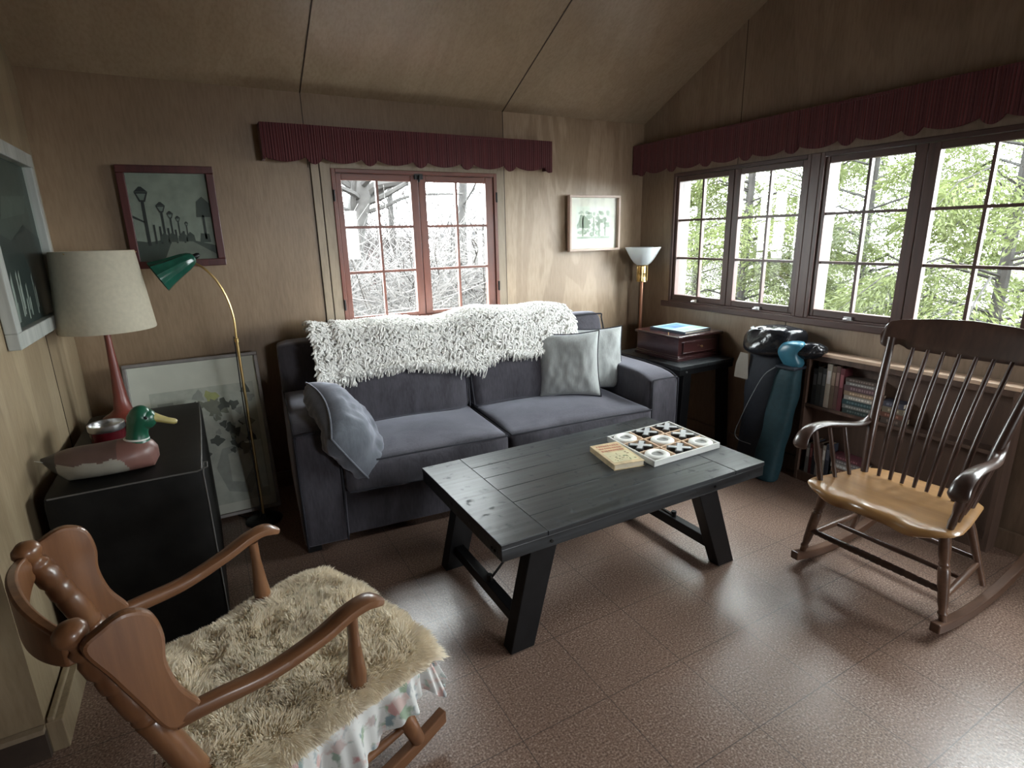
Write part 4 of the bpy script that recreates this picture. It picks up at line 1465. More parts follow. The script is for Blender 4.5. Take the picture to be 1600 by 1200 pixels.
def shelf_book(kind, y, z, w_, h_, colname, col, label, depth=.07, group=None, tilt=0):
    r = thing('shelf_book', label, 'book', (BX0 + .01, y, z), 0, group)
    cov = P_(colname, col, rough=.6)
    x0 = BX0 + .012; x1 = x0 + depth
    y0, y1, z0, z1 = (y, y + w_, z, z + h_)
    m = MB()
    if kind == 'v':
        m.box(x0, x1, y0, y0 + .0022, z0, z1); m.box(x0, x1, y1 - .0022, y1, z0, z1); m.box(x0, x0 + .002, y0 + .0022, y1 - .0022, z0, z1)
        obj('cover', m, cov, r)
        m = MB(); m.box(x0 + .0025, x1 - .003, y0 + .0025, y1 - .0025, z0 + .003, z1 - .003); obj('pages', m, MAT['pages'], r)
        m = MB(); m.box(x0 - .0006, x0 - .0001, y0 + .15 * w_, y1 - .15 * w_, z0 + .55 * h_, z0 + .85 * h_)
    else:
        m.box(x0, x1, y0, y1, z0, z0 + .0022); m.box(x0, x1, y0, y1, z1 - .0022, z1); m.box(x0, x0 + .002, y0, y1, z0 + .0022, z1 - .0022)
        obj('cover', m, cov, r)
        m = MB(); m.box(x0 + .0025, x1 - .003, y0 + .003, y1 - .003, z0 + .0025, z1 - .0025); obj('pages', m, MAT['pages'], r)
        m = MB(); k = 0
        yy = y0 + .02
        rr2 = random.Random(int(y * 1000 + z * 1000))
        while yy < y1 - .03:
            wl = rr2.uniform(.006, .014); m.box(x0 - .0006, x0 - .0001, yy, yy + wl, z0 + .28 * h_, z1 - .28 * h_); yy += wl + .004
    obj('spine_title', m, P_(colname + '_title', tuple(min(.7, c * 2.2 + .05) for c in col)), r)
    return r


z1s, z2s = .4543, .0563
top = [(.022, .20, 'black_cloth', (.018, .02, .022), 'black upright book at the left end of the top shelf'),
       (.026, .215, 'charcoal_cloth', (.035, .04, .04), 'charcoal upright book, second from the left on the top shelf'),
       (.020, .21, 'slate_cloth', (.05, .06, .065), 'slate upright book just left of the tall cream one'),
       (.026, .238, 'cream_cloth', (.46, .42, .35), 'tall cream upright book on the top shelf'),
       (.022, .232, 'umber_cloth', (.13, .09, .06), 'umber upright book just right of the tall cream one'),
       (.020, .236, 'brown_cloth', (.09, .045, .035), 'brown upright book between umber and maroon spines'),
       (.022, .228, 'maroon_cloth', (.10, .018, .024), 'maroon upright book beside the flat stack on the top shelf')]
y = BY1 - .020 - .02
for w_, h_, cn, c_, lb in top:
    y -= w_ + .0012
    shelf_book('v', y, z1s, w_, h_, cn, c_, lb, group='upright books on the top shelf')
yt = y
stack = [(.024, .165, 'green_black_cloth', (.02, .035, .033), 'green-black flat book at the bottom of the top-shelf stack'),
         (.020, .170, 'grey_cloth', (.14, .14, .13), 'grey flat book second from the bottom of the top-shelf stack'),
         (.026, .175, 'teal_black_cloth', (.02, .05, .055), 'dark teal flat book in the top-shelf stack'),
         (.022, .160, 'stone_cloth', (.30, .28, .25), 'stone-coloured flat book in the middle of the top-shelf stack'),
         (.022, .172, 'tan_cloth', (.24, .17, .11), 'tan flat book above the stone-coloured one'),
         (.030, .168, 'plum_cloth', (.09, .05, .055), 'thick plum flat book with large spine lettering'),
         (.016, .158, 'pewter_cloth', (.17, .16, .15), 'thin pewter flat book near the top of the upper stack'),
         (.020, .160, 'coffee_cloth', (.07, .05, .04), 'coffee-brown flat book topmost of the upper stack')]
z = z1s
for i, (h_, w_, cn, c_, lb) in enumerate(stack):
    shelf_book('h', yt - .01 - w_ + (i % 3) * .003, z, w_, h_, cn, c_, lb, group='books stacked flat on the top shelf'); z += h_ + .0008
z = z1s
for i, (h_, w_, cn, c_, lb) in enumerate([(.030, .10, 'dark_brown_cloth', (.06, .04, .03), 'dark brown flat book at the foot of the right-hand pile, top shelf'),
                                         (.024, .105, 'rust_cloth', (.13, .05, .03), 'rust flat book second up in the right-hand pile, top shelf'),
                                         (.028, .095, 'khaki_cloth', (.16, .13, .09), 'khaki flat book third up in the right-hand pile, top shelf'),
                                         (.026, .10, 'dusk_cloth', (.05, .05, .07), 'dusk-blue flat book on top of the right-hand pile, top shelf')]):
    shelf_book('h', yt - .30 + .002 * i, z, w_, h_, cn, c_, lb, group='books piled flat further right'); z += h_ + .0008
y = BY1 - .020 - .03
for w_, h_, cn, c_, lb in [(.020, .17, 'ash_cloth', (.16, .16, .15), 'ash-grey upright book at the left end of the lower shelf'),
                           (.016, .175, 'oxblood_cloth', (.10, .02, .02), 'oxblood upright book on the lower shelf'),
                           (.020, .20, 'ink_cloth', (.02, .022, .03), 'ink-black upright book on the lower shelf'),
                           (.014, .19, 'silver_cloth', (.24, .24, .23), 'thin silver-grey upright book on the lower shelf'),
                           (.018, .195, 'walnut_cloth', (.08, .05, .035), 'walnut-brown upright book on the lower shelf'),
                           (.016, .188, 'bone_cloth', (.34, .32, .28), 'bone-white upright book on the lower shelf'),
                           (.022, .20, 'night_cloth', (.025, .03, .045), 'night-blue upright book beside the lower stack')]:
    y -= w_ + .0012
    shelf_book('v', y, z2s, w_, h_, cn, c_, lb, group='upright books on the lower shelf')
z = z2s
for i, (h_, w_, cn, c_, lb) in enumerate([(.030, .17, 'bark_cloth', (.08, .055, .04), 'bark-brown flat book at the bottom of the lower stack'),
                                         (.026, .165, 'moss_cloth', (.05, .06, .04), 'moss flat book second from the bottom of the lower stack'),
                                         (.028, .17, 'clay_cloth', (.17, .09, .06), 'clay-red flat book in the lower stack'),
                                         (.024, .16, 'pearl_cloth', (.36, .34, .31), 'pearl-grey flat book in the lower stack'),
                                         (.022, .168, 'smoke_cloth', (.15, .14, .14), 'smoke-grey flat book near the top of the lower stack'),
                                         (.024, .155, 'wine_cloth', (.11, .03, .04), 'wine-red flat book topmost of the lower stack')]):
    shelf_book('h', y - .015 - w_ + (i % 2) * .004, z, w_, h_, cn, c_, lb, group='books stacked flat on the lower shelf'); z += h_ + .0008


# ------------------------------------------------------------------ bags by the wall
def bag(root, name, path, rx, ry, mat, wrk=.012, n=28, seed=0):
    P = spline(path, 6); R1 = [p.x for p in spline([(a, 0, 0) for a in rx], 6)]; R2 = [p.x for p in spline([(a, 0, 0) for a in ry], 6)]
    V = []
    for i, p in enumerate(P):
        for j in range(n):
            a = 2 * PI * j / n
            ca, sa = math.cos(a), math.sin(a)
            # superellipse section
            ex_, ey_ = math.copysign(abs(ca) ** .7, ca), math.copysign(abs(sa) ** .7, sa)
            q = Vector((p.x + R1[i] * ex_, p.y + R2[i] * ey_, p.z))
            q += Vector((ex_, ey_, .0)) * wrk * nz((q.x * 9 + seed, q.y * 9, q.z * 7))
            V.append(q)
    m = MB()
    k = len(P)
    m.add(V, [(i * n + j, i * n + (j + 1) % n, (i + 1) * n + (j + 1) % n, (i + 1) * n + j) for i in range(k - 1) for j in range(n)] + [tuple(range(n - 1, -1, -1)), tuple((k - 1) * n + j for j in range(n))])
    return obj(name, m, mat, root, smooth=True, angle=70)


MAT['navy'] = plain('navy_canvas', (.010, .014, .024), .7, nscale=40, bump=.3)
MAT['tealcloth'] = plain('teal_canvas', (.008, .040, .052), .7, nscale=40, bump=.3)
MAT['blueshine'] = plain('sky_blue_nylon', (.04, .16, .23), .3)
MAT['plastic'] = plain('black_plastic', (.012, .013, .016), .16, nscale=30, bump=.5)
MAT['strap'] = plain('grey_webbing', (.17, .18, .19), .7)
MAT['card'] = plain('pale_cardboard', (.36, .33, .29), .8, noise_amt=.05)
b1 = thing('carry_bag', 'tall navy carry bag with black plastic crumpled over the top', 'bag', (2.80, 2.0, 0))
bag(b1, 'bag_body', [(2.76, 2.00, .004), (2.765, 2.00, .05), (2.785, 2.005, .35), (2.81, 2.01, .60), (2.825, 2.01, .76), (2.83, 2.00, .80)], [.085, .095, .09, .085, .07, .03], [.095, .11, .115, .12, .11, .04], MAT['navy'])
bag(b1, 'plastic_cover', [(2.815, 2.0, .70), (2.82, 2.0, .73), (2.83, 1.99, .80), (2.82, 1.98, .845), (2.82, 1.98, .86)], [.085, .10, .095, .075, .02], [.105, .145, .15, .12, .03], MAT['plastic'], wrk=.05, n=36, seed=4)
m = MB()
for k in range(6):
    a = .25 * k
    p = Vector((2.76, 2.10 - .018 * k, .795 - .004 * k))
    m.prism([(0, 0), (.03, .005), (.022, .06), (-.004, .05)], p, (0, -1, 0), (.1, .5 - .12 * k, .85), (1, .3, 0), .0015)
obj('silver_foil', m, P_('silver_foil', (.5, .52, .55), rough=.25, metal=.7), b1)
m = MB()
m.prism([(-.05, -.155), (.048, -.155), (.036, 0), (-.018, 0), (-.042, -.07)], (2.728, 2.135, .69), (0, -1, 0), (0, 0, 1), (1, 0, 0), .003)
pp = obj('cardboard_tag', m, MAT['card'], b1)
pp['label'] = 'pale cardboard tag'
b2 = thing('carry_bag', 'slim teal carry bag with sky-blue nylon top leaning by the bookcase', 'bag', (2.68, 1.87, 0))
bag(b2, 'bag_body', [(2.69, 1.88, .004), (2.69, 1.88, .03), (2.71, 1.87, .25), (2.735, 1.855, .50), (2.75, 1.84, .64), (2.755, 1.835, .67)], [.05, .06, .055, .048, .045, .03], [.065, .074, .070, .072, .062, .045], MAT['tealcloth'], wrk=.014, seed=8)
bag(b2, 'nylon_top', [(2.755, 1.835, .665), (2.755, 1.835, .69), (2.752, 1.845, .74), (2.755, 1.83, .785), (2.76, 1.81, .80)], [.04, .045, .04, .03, .008], [.055, .058, .05, .045, .012], MAT['blueshine'], wrk=.035, n=32, seed=3)
m = MB(); m.rbox(2.690, 2.80, 1.78, 1.895, .650, .668, .006, 6); obj('collar', m, MAT['navy'], b2, smooth=True, merge=True)
bag(b2, 'plastic_liner', [(2.79, 1.775, .71), (2.79, 1.77, .74), (2.80, 1.76, .775), (2.80, 1.755, .795)], [.03, .05, .045, .01], [.03, .06, .05, .01], MAT['plastic'], wrk=.05, seed=14)
m = MB(); m.tube(spline([(2.70, 1.895, .655), (2.665, 1.94, .60), (2.64, 1.985, .48), (2.625, 2.035, .33), (2.62, 2.06, .24), (2.625, 2.04, .20), (2.64, 1.965, .19)], 8), .009, 8, flat=.2)
obj('strap', m, MAT['strap'], b2, smooth=True)


# ------------------------------------------------------------------ spindle-back rocker (right)
RC = thing('spindle_rocker', 'tall dark spindle-back rocking chair with a honey-coloured saddle seat', 'rocking chair', (2.37, .985, 0), PI)


def R(name, m, mat, parent=None, **k):
    k.setdefault('smooth', True)
    return obj(name, m, mat, parent or RC, world=False, **k)


def turned(p0, p1, prof, n=14):
    """prof: (t, r)"""
    p0 = Vector(p0); p1 = Vector(p1)
    m = MB(); m.tube([p0.lerp(p1, t) for t, _ in prof], [r_ for _, r_ in prof], n)
    return m


# seat: plan outline, saddle shaped
def seat_half(u):
    return interp(u, [-.05, -.035, 0, .10, .20, .28, .33, .355], [.10, .165, .205, .225, .245, .258, .250, .215])


def seat_surf(i, j, top):
    u = -.05 + .405 * i
    t = -1 + 2 * j
    hw = seat_half(u)
    v = hw * t
    ed = max(abs(t) ** 8, 0)
    z = .40 - .010 * (1 - t * t) * (1 - ((u - .12) / .25) ** 2 if abs(u - .12) < .25 else 0)
    z += .005 * math.cos(t * PI * 2) * max(0, (u - .2) / .15)      # serpentine front
    uu = u + .006 * math.cos(t * PI * 3) * max(0, (u - .25) / .1)
    if u > .30: z -= .012 * ((u - .30) / .055) ** 2
    if not top:
        z -= .034 * (1 - ed * .5)
    else:
        z -= .006 * ed
    return Vector((uu, v, z))


m = MB()
m.grid(lambda i, j: seat_surf(i, 1 - j, True), 26, 34)
m.grid(lambda i, j: seat_surf(i, j, False), 26, 34)
n1 = 35
# rim
for (fx) in ('j0', 'j1', 'i0', 'i1'):
    def rim(a, b, fx=fx):
        if fx == 'j0': p, q = seat_surf(a, 0, True), seat_surf(a, 0, False)
        elif fx == 'j1': p, q = seat_surf(1 - a, 1, True), seat_surf(1 - a, 1, False)
        elif fx == 'i0': p, q = seat_surf(0, 1 - a, True), seat_surf(0, 1 - a, False)
        else: p, q = seat_surf(1, a, True), seat_surf(1, a, False)
        w_ = p.lerp(q, b)
        bulge = .008 * math.sin(PI * b)
        c = Vector((.15, 0, w_.z)); d = (w_ - c).normalized()
        return w_ + d * bulge
    nn_ = 26 if fx[0] == 'j' else 34
    m.grid(rim, nn_, 4)
R('seat', m, MAT['oakseat'], merge=True, angle=60)
SPB, SPT = .132, .162
for k in range(7):
    f = -1 + 2 * k / 6
    p0 = Vector((.045, f * SPB, .395)); p1 = Vector((-.130, f * SPT, .905))
    mid = p0.lerp(p1, .5) + Vector((.018, 0, 0))
    pts = spline([p0, mid, p1], 8)
    m = MB(); m.tube(pts, [.0065 + .0035 * math.sin(PI * (i / 16)) ** .7 for i in range(17)], 10)
    R('spindle', m, MAT['walnut'])
for sg in (-1, 1):
    p0 = Vector((.050, sg * .186, .385)); p1 = Vector((-.130, sg * .248, .935))
    mid = p0.lerp(p1, .45) + Vector((.012, 0, 0))
    m = MB(); m.tube(spline([p0, mid, p1], 10), [.014 + .004 * math.sin(PI * i / 20) for i in range(21)], 14)
    R('back_post', m, MAT['walnut'])
# crest rail
cr_out = [(-.290, .905), (-.296, .935), (-.292, .975), (-.272, .996), (-.24, 1.003), (-.12, 1.018), (0, 1.024), (.12, 1.018), (.24, 1.003), (.272, .996), (.292, .975), (.296, .935), (.290, .905),
          (.270, .893), (.245, .905), (.225, .912), (.205, .900), (.19, .890), (0, .886), (-.19, .890), (-.205, .900), (-.225, .912), (-.245, .905), (-.270, .893)]
xs_b = [-.296, -.290, -.270, -.245, -.225, -.205, -.19, 0, .19, .205, .225, .245, .270, .290, .296]
zs_b = [.930, .902, .893, .900, .910, .902, .893, .886, .893, .902, .910, .900, .893, .902, .930]
xs_t = [-.296, -.290, -.272, -.24, -.12, 0, .12, .24, .272, .290, .296]
zs_t = [.950, .982, 1.000, 1.008, 1.022, 1.028, 1.022, 1.008, 1.000, .982, .950]
V = []; NX = 120
for i in range(NX + 1):
    x = -.296 + .592 * i / NX
    zb_, zt_ = interp(x, xs_b, zs_b), interp(x, xs_t, zs_t)
    NZ = 8
    ring = []
    for q in range(NZ + 1):
        z = zb_ + (zt_ - zb_) * q / NZ
        e = .0115 * (1 - abs(2 * q / NZ - 1) ** 6 * .55) * (1 if abs(x) < .285 else .75)
        ring.append((z, e))
    for sgn in (1, -1):
        for z, e in (ring if sgn > 0 else ring[::-1]):
            V.append((-.130 - (z - .9) * .28 - .035 * (1 - (x / .3) ** 2) + sgn * e, x, z))
k = 18
m = MB(); m.add(V, [(i * k + j, i * k + (j + 1) % k, (i + 1) * k + (j + 1) % k, (i + 1) * k + j) for i in range(NX) for j in range(k)] + [tuple(range(k - 1, -1, -1)), tuple(NX * k + j for j in range(k))])
R('crest_rail', m, MAT['walnut'], merge=True, angle=50)
for sg in (-1, 1):
    path = spline([(-.050, sg * .214, .700), (-.036, sg * .217, .655), (-.005, sg * .222, .608), (.05, sg * .235, .590), (.14, sg * .252, .602), (.24, sg * .264, .618), (.32, sg * .268, .618), (.365, sg * .268, .598), (.385, sg * .268, .565), (.38, sg * .268, .548)], 6)
    kk = len(path)
    wd = [interp(i / (kk - 1), [0, .15, .35, .7, .9, 1], [.014, .017, .019, .025, .031, .026]) for i in range(kk)]
    V = []; nseg = 12
    for i, p in enumerate(path):
        a = path[max(i - 1, 0)]; b = path[min(i + 1, kk - 1)]
        T = (b - a).normalized(); side = Vector((0, 1, 0)); up_ = T.cross(side).normalized()
        if up_.z < 0 and i < kk * .8: up_ = -up_
        for j in range(nseg):
            an = 2 * PI * j / nseg
            V.append(p + side * (wd[i] * math.cos(an)) + up_ * (.0115 * math.sin(an)))
    # keep consistent up vector
    V = []
    for i, p in enumerate(path):
        a = path[max(i - 1, 0)]; b = path[min(i + 1, kk - 1)]
        T = (b - a).normalized(); side = Vector((0, 1, 0)); up_ = side.cross(T) * -1
        up_.normalize()
        for j in range(nseg):
            an = 2 * PI * j / nseg
            V.append(p + side * (wd[i] * math.cos(an)) + up_ * (.0115 * math.sin(an)))
    m = MB(); m.add(V, [(i * nseg + j, i * nseg + (j + 1) % nseg, (i + 1) * nseg + (j + 1) % nseg, (i + 1) * nseg + j) for i in range(kk - 1) for j in range(nseg)] + [tuple(range(nseg - 1, -1, -1)), tuple((kk - 1) * nseg + j for j in range(nseg))])
    R('arm', m, MAT['walnut'], merge=True)
    for q, (ub, ut, rd) in enumerate(((.285, .305, .013), (.205, .215, .009), (.130, .125, .009))):
        hb = seat_half(ub) - .030
        zt = .605 if q == 0 else .600 if q == 1 else .588
        m = turned((ub, sg * hb, .392), (ut, sg * (.262 if q == 0 else .257 if q == 1 else .248), zt), [(0, rd * .8), (.15, rd), (.3, rd * .8), (.45, rd * 1.15), (.7, rd * .9), (1, rd * .8)], 10)
        R('arm_spindle', m, MAT['walnut'])
    # legs
    pf = [(0, .015), (.06, .017), (.15, .019), (.28, .0185), (.33, .014), (.36, .018), (.39, .014), (.42, .019), (.6, .0185), (.78, .016), (.86, .012), (.89, .016), (.92, .012), (1, .013)]
    R('front_leg', turned((.262, sg * .208, .375), (.292, sg * .262, .050), pf), MAT['walnut_mid'])
    R('rear_leg', turned((.010, sg * .165, .375), (-.035, sg * .245, .075), [(0, .012), (.3, .016), (.6, .013), (1, .011)]), MAT['walnut_mid'])
    R('side_stretcher', turned((.285, sg * .248, .140), (-.020, sg * .222, .160), [(0, .009), (.5, .013), (1, .009)]), MAT['walnut_mid'])
    # runner
    def rz(u): return .0165 + ((u - .06) ** 2) * .42
    pts = [(u, sg * .262, rz(u) + .0025) for u in np.linspace(.345, -.42, 26)]
    m = MB(); 
    V = []
    for (u, v, z) in pts:
        V += [(u, v - .016, z - .0185), (u, v + .016, z - .0185), (u, v + .016, z + .0185), (u, v - .016, z + .0185)]
    m.add(V, [(i * 4 + j, i * 4 + (j + 1) % 4, (i + 1) * 4 + (j + 1) % 4, (i + 1) * 4 + j) for i in range(25) for j in range(4)] + [(3, 2, 1, 0), (100, 101, 102, 103)])
    R('rocker_runner', m, MAT['walnut_mid'], smooth=False, bevel=.004, merge=True)
bead = []
for i in range(61):
    t = i / 60
    bead.append((t, .009 + .003 * abs(math.sin(t * PI * 24)) + .003 * math.sin(PI * t)))
R('front_stretcher', turned((.285, -.245, .165), (.285, .245, .165), bead), MAT['walnut'])
R('rear_stretcher', turned((-.022, -.215, .175), (-.022, .215, .175), [(0, .009), (.5, .013), (1, .009)]), MAT['walnut'])
R('rear_stretcher', turned((.12, -.228, .150), (.12, .228, .150), [(0, .008), (.5, .011), (1, .008)]), MAT['walnut'])

# ------------------------------------------------------------------ wing rocker (left) with sheepskin
LA = math.radians(19.5)
LO = Vector((-math.sin(LA) * 1.17, math.cos(LA) * 1.17, 0))
LC = thing('wing_rocker', 'low maple rocking chair with wing sides and turned posts in the foreground', 'rocking chair', LO, LA)


def Lp(name, m, mat, parent=None, **k):
    k.setdefault('smooth', True)
    return obj(name, m, mat, parent or LC, world=False, **k)


for sg in (-1, 1):
    p0 = Vector((.265, sg * .205, .27)); p1 = Vector((.078, sg * .178, .835))
    L_ = (p1 - p0).length
    pf = [(0, .020), (.10, .024), (.20, .026), (.215, .023), (.23, .027), (.245, .023), (.26, .027), (.42, .026), (.55, .025), (.60, .0265), (.605, .023), (.62, .0265), (.635, .023), (.65, .0265), (.74, .025), (.75, .022), (.765, .026), (.80, .024), (.81, .021), (.83, .026), (.87, .025), (.885, .019), (.90, .024), (.912, .024), (.92, .017), (.935, .018), (.95, .026), (.968, .0285), (.985, .024), (1, .010)]
    Lp('back_post', turned(p0, p1, [(t_, r_ * (.90 if t_ < .9 else .86)) for t_, r_ in pf], 18), MAT['maple'], angle=60)
    # wing
    wo = spline2([(.088, .800), (.115, .822), (.150, .832), (.183, .812), (.194, .765), (.190, .715), (.202, .655), (.226, .605), (.222, .586), (.200, .580), (.168, .590), (.140, .660), (.112, .735)], 5)
    m = MB(); m.prism(wo, (0, sg * .208, 0), (1, 0, 0), (0, 0, 1), (0, 1, 0), .022)
    Lp('wing', m, MAT['maple'], smooth=False, bevel=.006)
    # arm
    path = spline([(.185, sg * .205, .590), (.25, sg * .212, .590), (.34, sg * .222, .588), (.44, sg * .232, .606), (.51, sg * .236, .628), (.555, sg * .238, .632), (.588, sg * .238, .618)], 7)
    kk = len(path); V = []; ns = 12
    for i, p in enumerate(path):
        a = path[max(i - 1, 0)]; b = path[min(i + 1, kk - 1)]
        T = (b - a).normalized(); side = Vector((0, 1, 0)); up_ = T.cross(side).normalized()
        t = i / (kk - 1)
        wdt = interp(t, [0, .3, .6, .9, 1], [.013, .017, .022, .024, .019]); th = interp(t, [0, .5, .9, 1], [.018, .014, .013, .009])
        for j in range(ns):
            an = 2 * PI * j / ns
            cc, ss = math.cos(an), math.sin(an)
            V.append(p + side * (wdt * math.copysign(abs(cc) ** .7, cc)) + up_ * (th * math.copysign(abs(ss) ** .7, ss)))
    m = MB(); m.add(V, [(i * ns + j, i * ns + (j + 1) % ns, (i + 1) * ns + (j + 1) % ns, (i + 1) * ns + j) for i in range(kk - 1) for j in range(ns)] + [tuple(range(ns - 1, -1, -1)), tuple((kk - 1) * ns + j for j in range(ns))])
    Lp('arm', m, MAT['maple_x'], merge=True)
    Lp('arm_post', turned((.522, sg * .222, .365), (.520, sg * .234, .612), [(0, .013), (.1, .016), (.2, .019), (.22, .017), (.25, .020), (.4, .021), (.55, .017), (.8, .012), (1, .012)], 14), MAT['maple'])
    Lp('front_leg', turned((.600, sg * .195, .37), (.715, sg * .158, .072), [(0, .016), (.3, .022), (.55, .024), (.6, .020), (.63, .024), (.85, .021), (1, .019)], 14), MAT['maple'])
    Lp('rear_leg', turned((.280, sg * .19, .34), (.20, sg * .160, .060), [(0, .016), (.4, .022), (1, .016)], 14), MAT['maple'])
    def rz2(u): return .020 + ((u - .42) ** 2) * .33
    us = np.linspace(.815, -.02, 26)
    V = []
    for u in us:
        z = rz2(u); v = sg * (.150)
        V += [(u, v - .014, z - .020), (u, v + .014, z - .020), (u, v + .014, z + .020), (u, v - .014, z + .020)]
    m = MB(); m.add(V, [(i * 4 + j, i * 4 + (j + 1) % 4, (i + 1) * 4 + (j + 1) % 4, (i + 1) * 4 + j) for i in range(25) for j in range(4)] + [(3, 2, 1, 0), (100, 101, 102, 103)])
    Lp('rocker_runner', m, MAT['maple_x'], smooth=False, bevel=.004, merge=True)
    Lp('side_stretcher', turned((.680, sg * .168, .155), (.225, sg * .168, .15), [(0, .010), (.5, .015), (1, .010)]), MAT['maple'])
# bowed head rail behind the posts
def bow(z, h, name, d):
    V = []
    N_ = 24
    for i in range(N_ + 1):
        t = -1 + 2 * i / N_
        u = .100 - (z - .72) * .3 - d * (1 - abs(t) ** 2.2)
        v = t * .175
        top_ = h * (.55 + .45 * (1 - t * t))
        for du, dz in ((-.009, -top_ / 2), (.009, -top_ / 2), (.009, top_ / 2), (-.009, top_ / 2)):
            V.append((u + du, v, z + dz))
    m = MB(); m.add(V, [(i * 4 + j, i * 4 + (j + 1) % 4, (i + 1) * 4 + (j + 1) % 4, (i + 1) * 4 + j) for i in range(N_) for j in range(4)] + [(3, 2, 1, 0), (N_ * 4, N_ * 4 + 1, N_ * 4 + 2, N_ * 4 + 3)])
    Lp(name, m, MAT['maple'], bevel=.004, merge=True, angle=50)
bow(.785, .095, 'head_rail', .035)
m = MB(); m.rbox(.22, .655, -.225, .225, .345, .375, .012, 6)
Lp('seat_frame', m, MAT['maple_x'], merge=True)
Lp('front_stretcher', turned((.672, -.165, .18), (.672, .165, .18), [(0, .010), (.5, .016), (1, .010)]), MAT['maple'])

# seat cushion with floral ruffle
def floral():
    t = NT('floral_cotton')
    v = t.coords()
    a = t.n('ShaderNodeTexVoronoi', i_Scale=38.0); t.l(v, a.inputs['Vector'])
    n_ = t.n('ShaderNodeTexNoise', i_Scale=30.0, i_Detail=3.0); t.l(v, n_.inputs['Vector'])
    fl = t.ramp(a.outputs['Color'], [(.0, (.50, .24, .24)), (.35, (.62, .46, .42)), (.55, (.22, .29, .32)), (.8, (.30, .38, .28))])
    msk = t.ramp(n_.outputs['Fac'], [(.50, (0, 0, 0)), (.60, (1, 1, 1))])
    mx = t.n('ShaderNodeMixRGB'); mx.inputs['Color1'].default_value = (.66, .66, .64, 1)
    t.l(msk, mx.inputs['Fac']); t.l(fl, mx.inputs['Color2']); t.l(mx.outputs['Color'], t.b.inputs['Base Color'])
    t.b.inputs['Roughness'].default_value = .85
    return t.m


MAT['floral'] = floral()
cu = thing('chair_cushion', 'floral cotton chair cushion with a gathered ruffle under the sheepskin', 'cushion', LO + Vector((.45 * math.cos(LA), .45 * math.sin(LA), .376)), LA)


def to_cu(p):   # chair-local to world
    c, s_ = math.cos(LA), math.sin(LA)
    return Vector((LO.x + c * p[0] - s_ * p[1], LO.y + s_ * p[0] + c * p[1], p[2]))


m = MB(); m.rbox(.225, .700, -.245, .245, .3765, .420, .018, 8, puff=(0, 0, .01)); m.v = [tuple(to_cu(p)) for p in m.v]
obj('pad', m, MAT['floral'], cu, smooth=True, merge=True)


def perim(s):
    # rounded rectangle perimeter, s in 0..1, starting rear near side going forward round to the far side
    pts = [(.24, -.252), (.45, -.256), (.66, -.255), (.705, -.235), (.718, -.19), (.722, 0), (.718, .19), (.705, .235), (.66, .255), (.45, .256), (.24, .252)]
    P = spline([(a, b, 0) for a, b in pts], 10)
    k = s * (len(P) - 1); i = min(int(k), len(P) - 2)
    p = P[i].lerp(P[i + 1], k - i); T = (P[i + 1] - P[i]).normalized()
    return p, Vector((T.y, -T.x, 0))


def ruf(i, j, sgn=1):
    p, n_ = perim(i)
    amp = .020 * (j ** .8)
    wv_ = math.sin(i * 2 * PI * 19 + 1.5 * math.sin(i * 17)) + .4 * math.sin(i * 2 * PI * 47)
    drop = .100 + .018 * math.sin(i * 23) + .010 * math.sin(i * 61)
    off = .006 + .022 * j + amp * wv_
    q = p + n_ * off
    return to_cu((q.x, q.y, .408 - drop * j + .008 * math.cos(i * 2 * PI * 19) * j))


m = MB(); m.grid(ruf, 420, 10)
obj('ruffle', m, MAT['floral'], cu, smooth=True, angle=180)

# sheepskin
sk = thing('sheepskin', 'fluffy cream sheepskin laid over the seat of the wing rocker', 'sheepskin', to_cu((.47, 0, .42)), LA)


def skin_hw(u):
    return interp(u, [.17, .22, .30, .42, .55, .66, .71, .735], [.16, .232, .243, .250, .268, .285, .265, .20])


def skin(u, t):
    hw = (skin_hw(u) if t > 0 else max(skin_hw(u), interp(u, [.17, .2, .26, .6], [.15, .23, .27, .27]))) * (1 + .03 * nz((u * 12, t * 3, 2)))
    v = hw * t
    ed = abs(t) ** 6
    eu = max(0, (u - .68) / .055) ** 2
    z = .450 + .010 * nz((u * 9, v * 9, 0)) + .004 * nz((u * 22, v * 22, 4)) - .035 * ed - .030 * eu
    z += .03 * max(0, (.30 - u) / .13)
    return Vector((u, v, z))


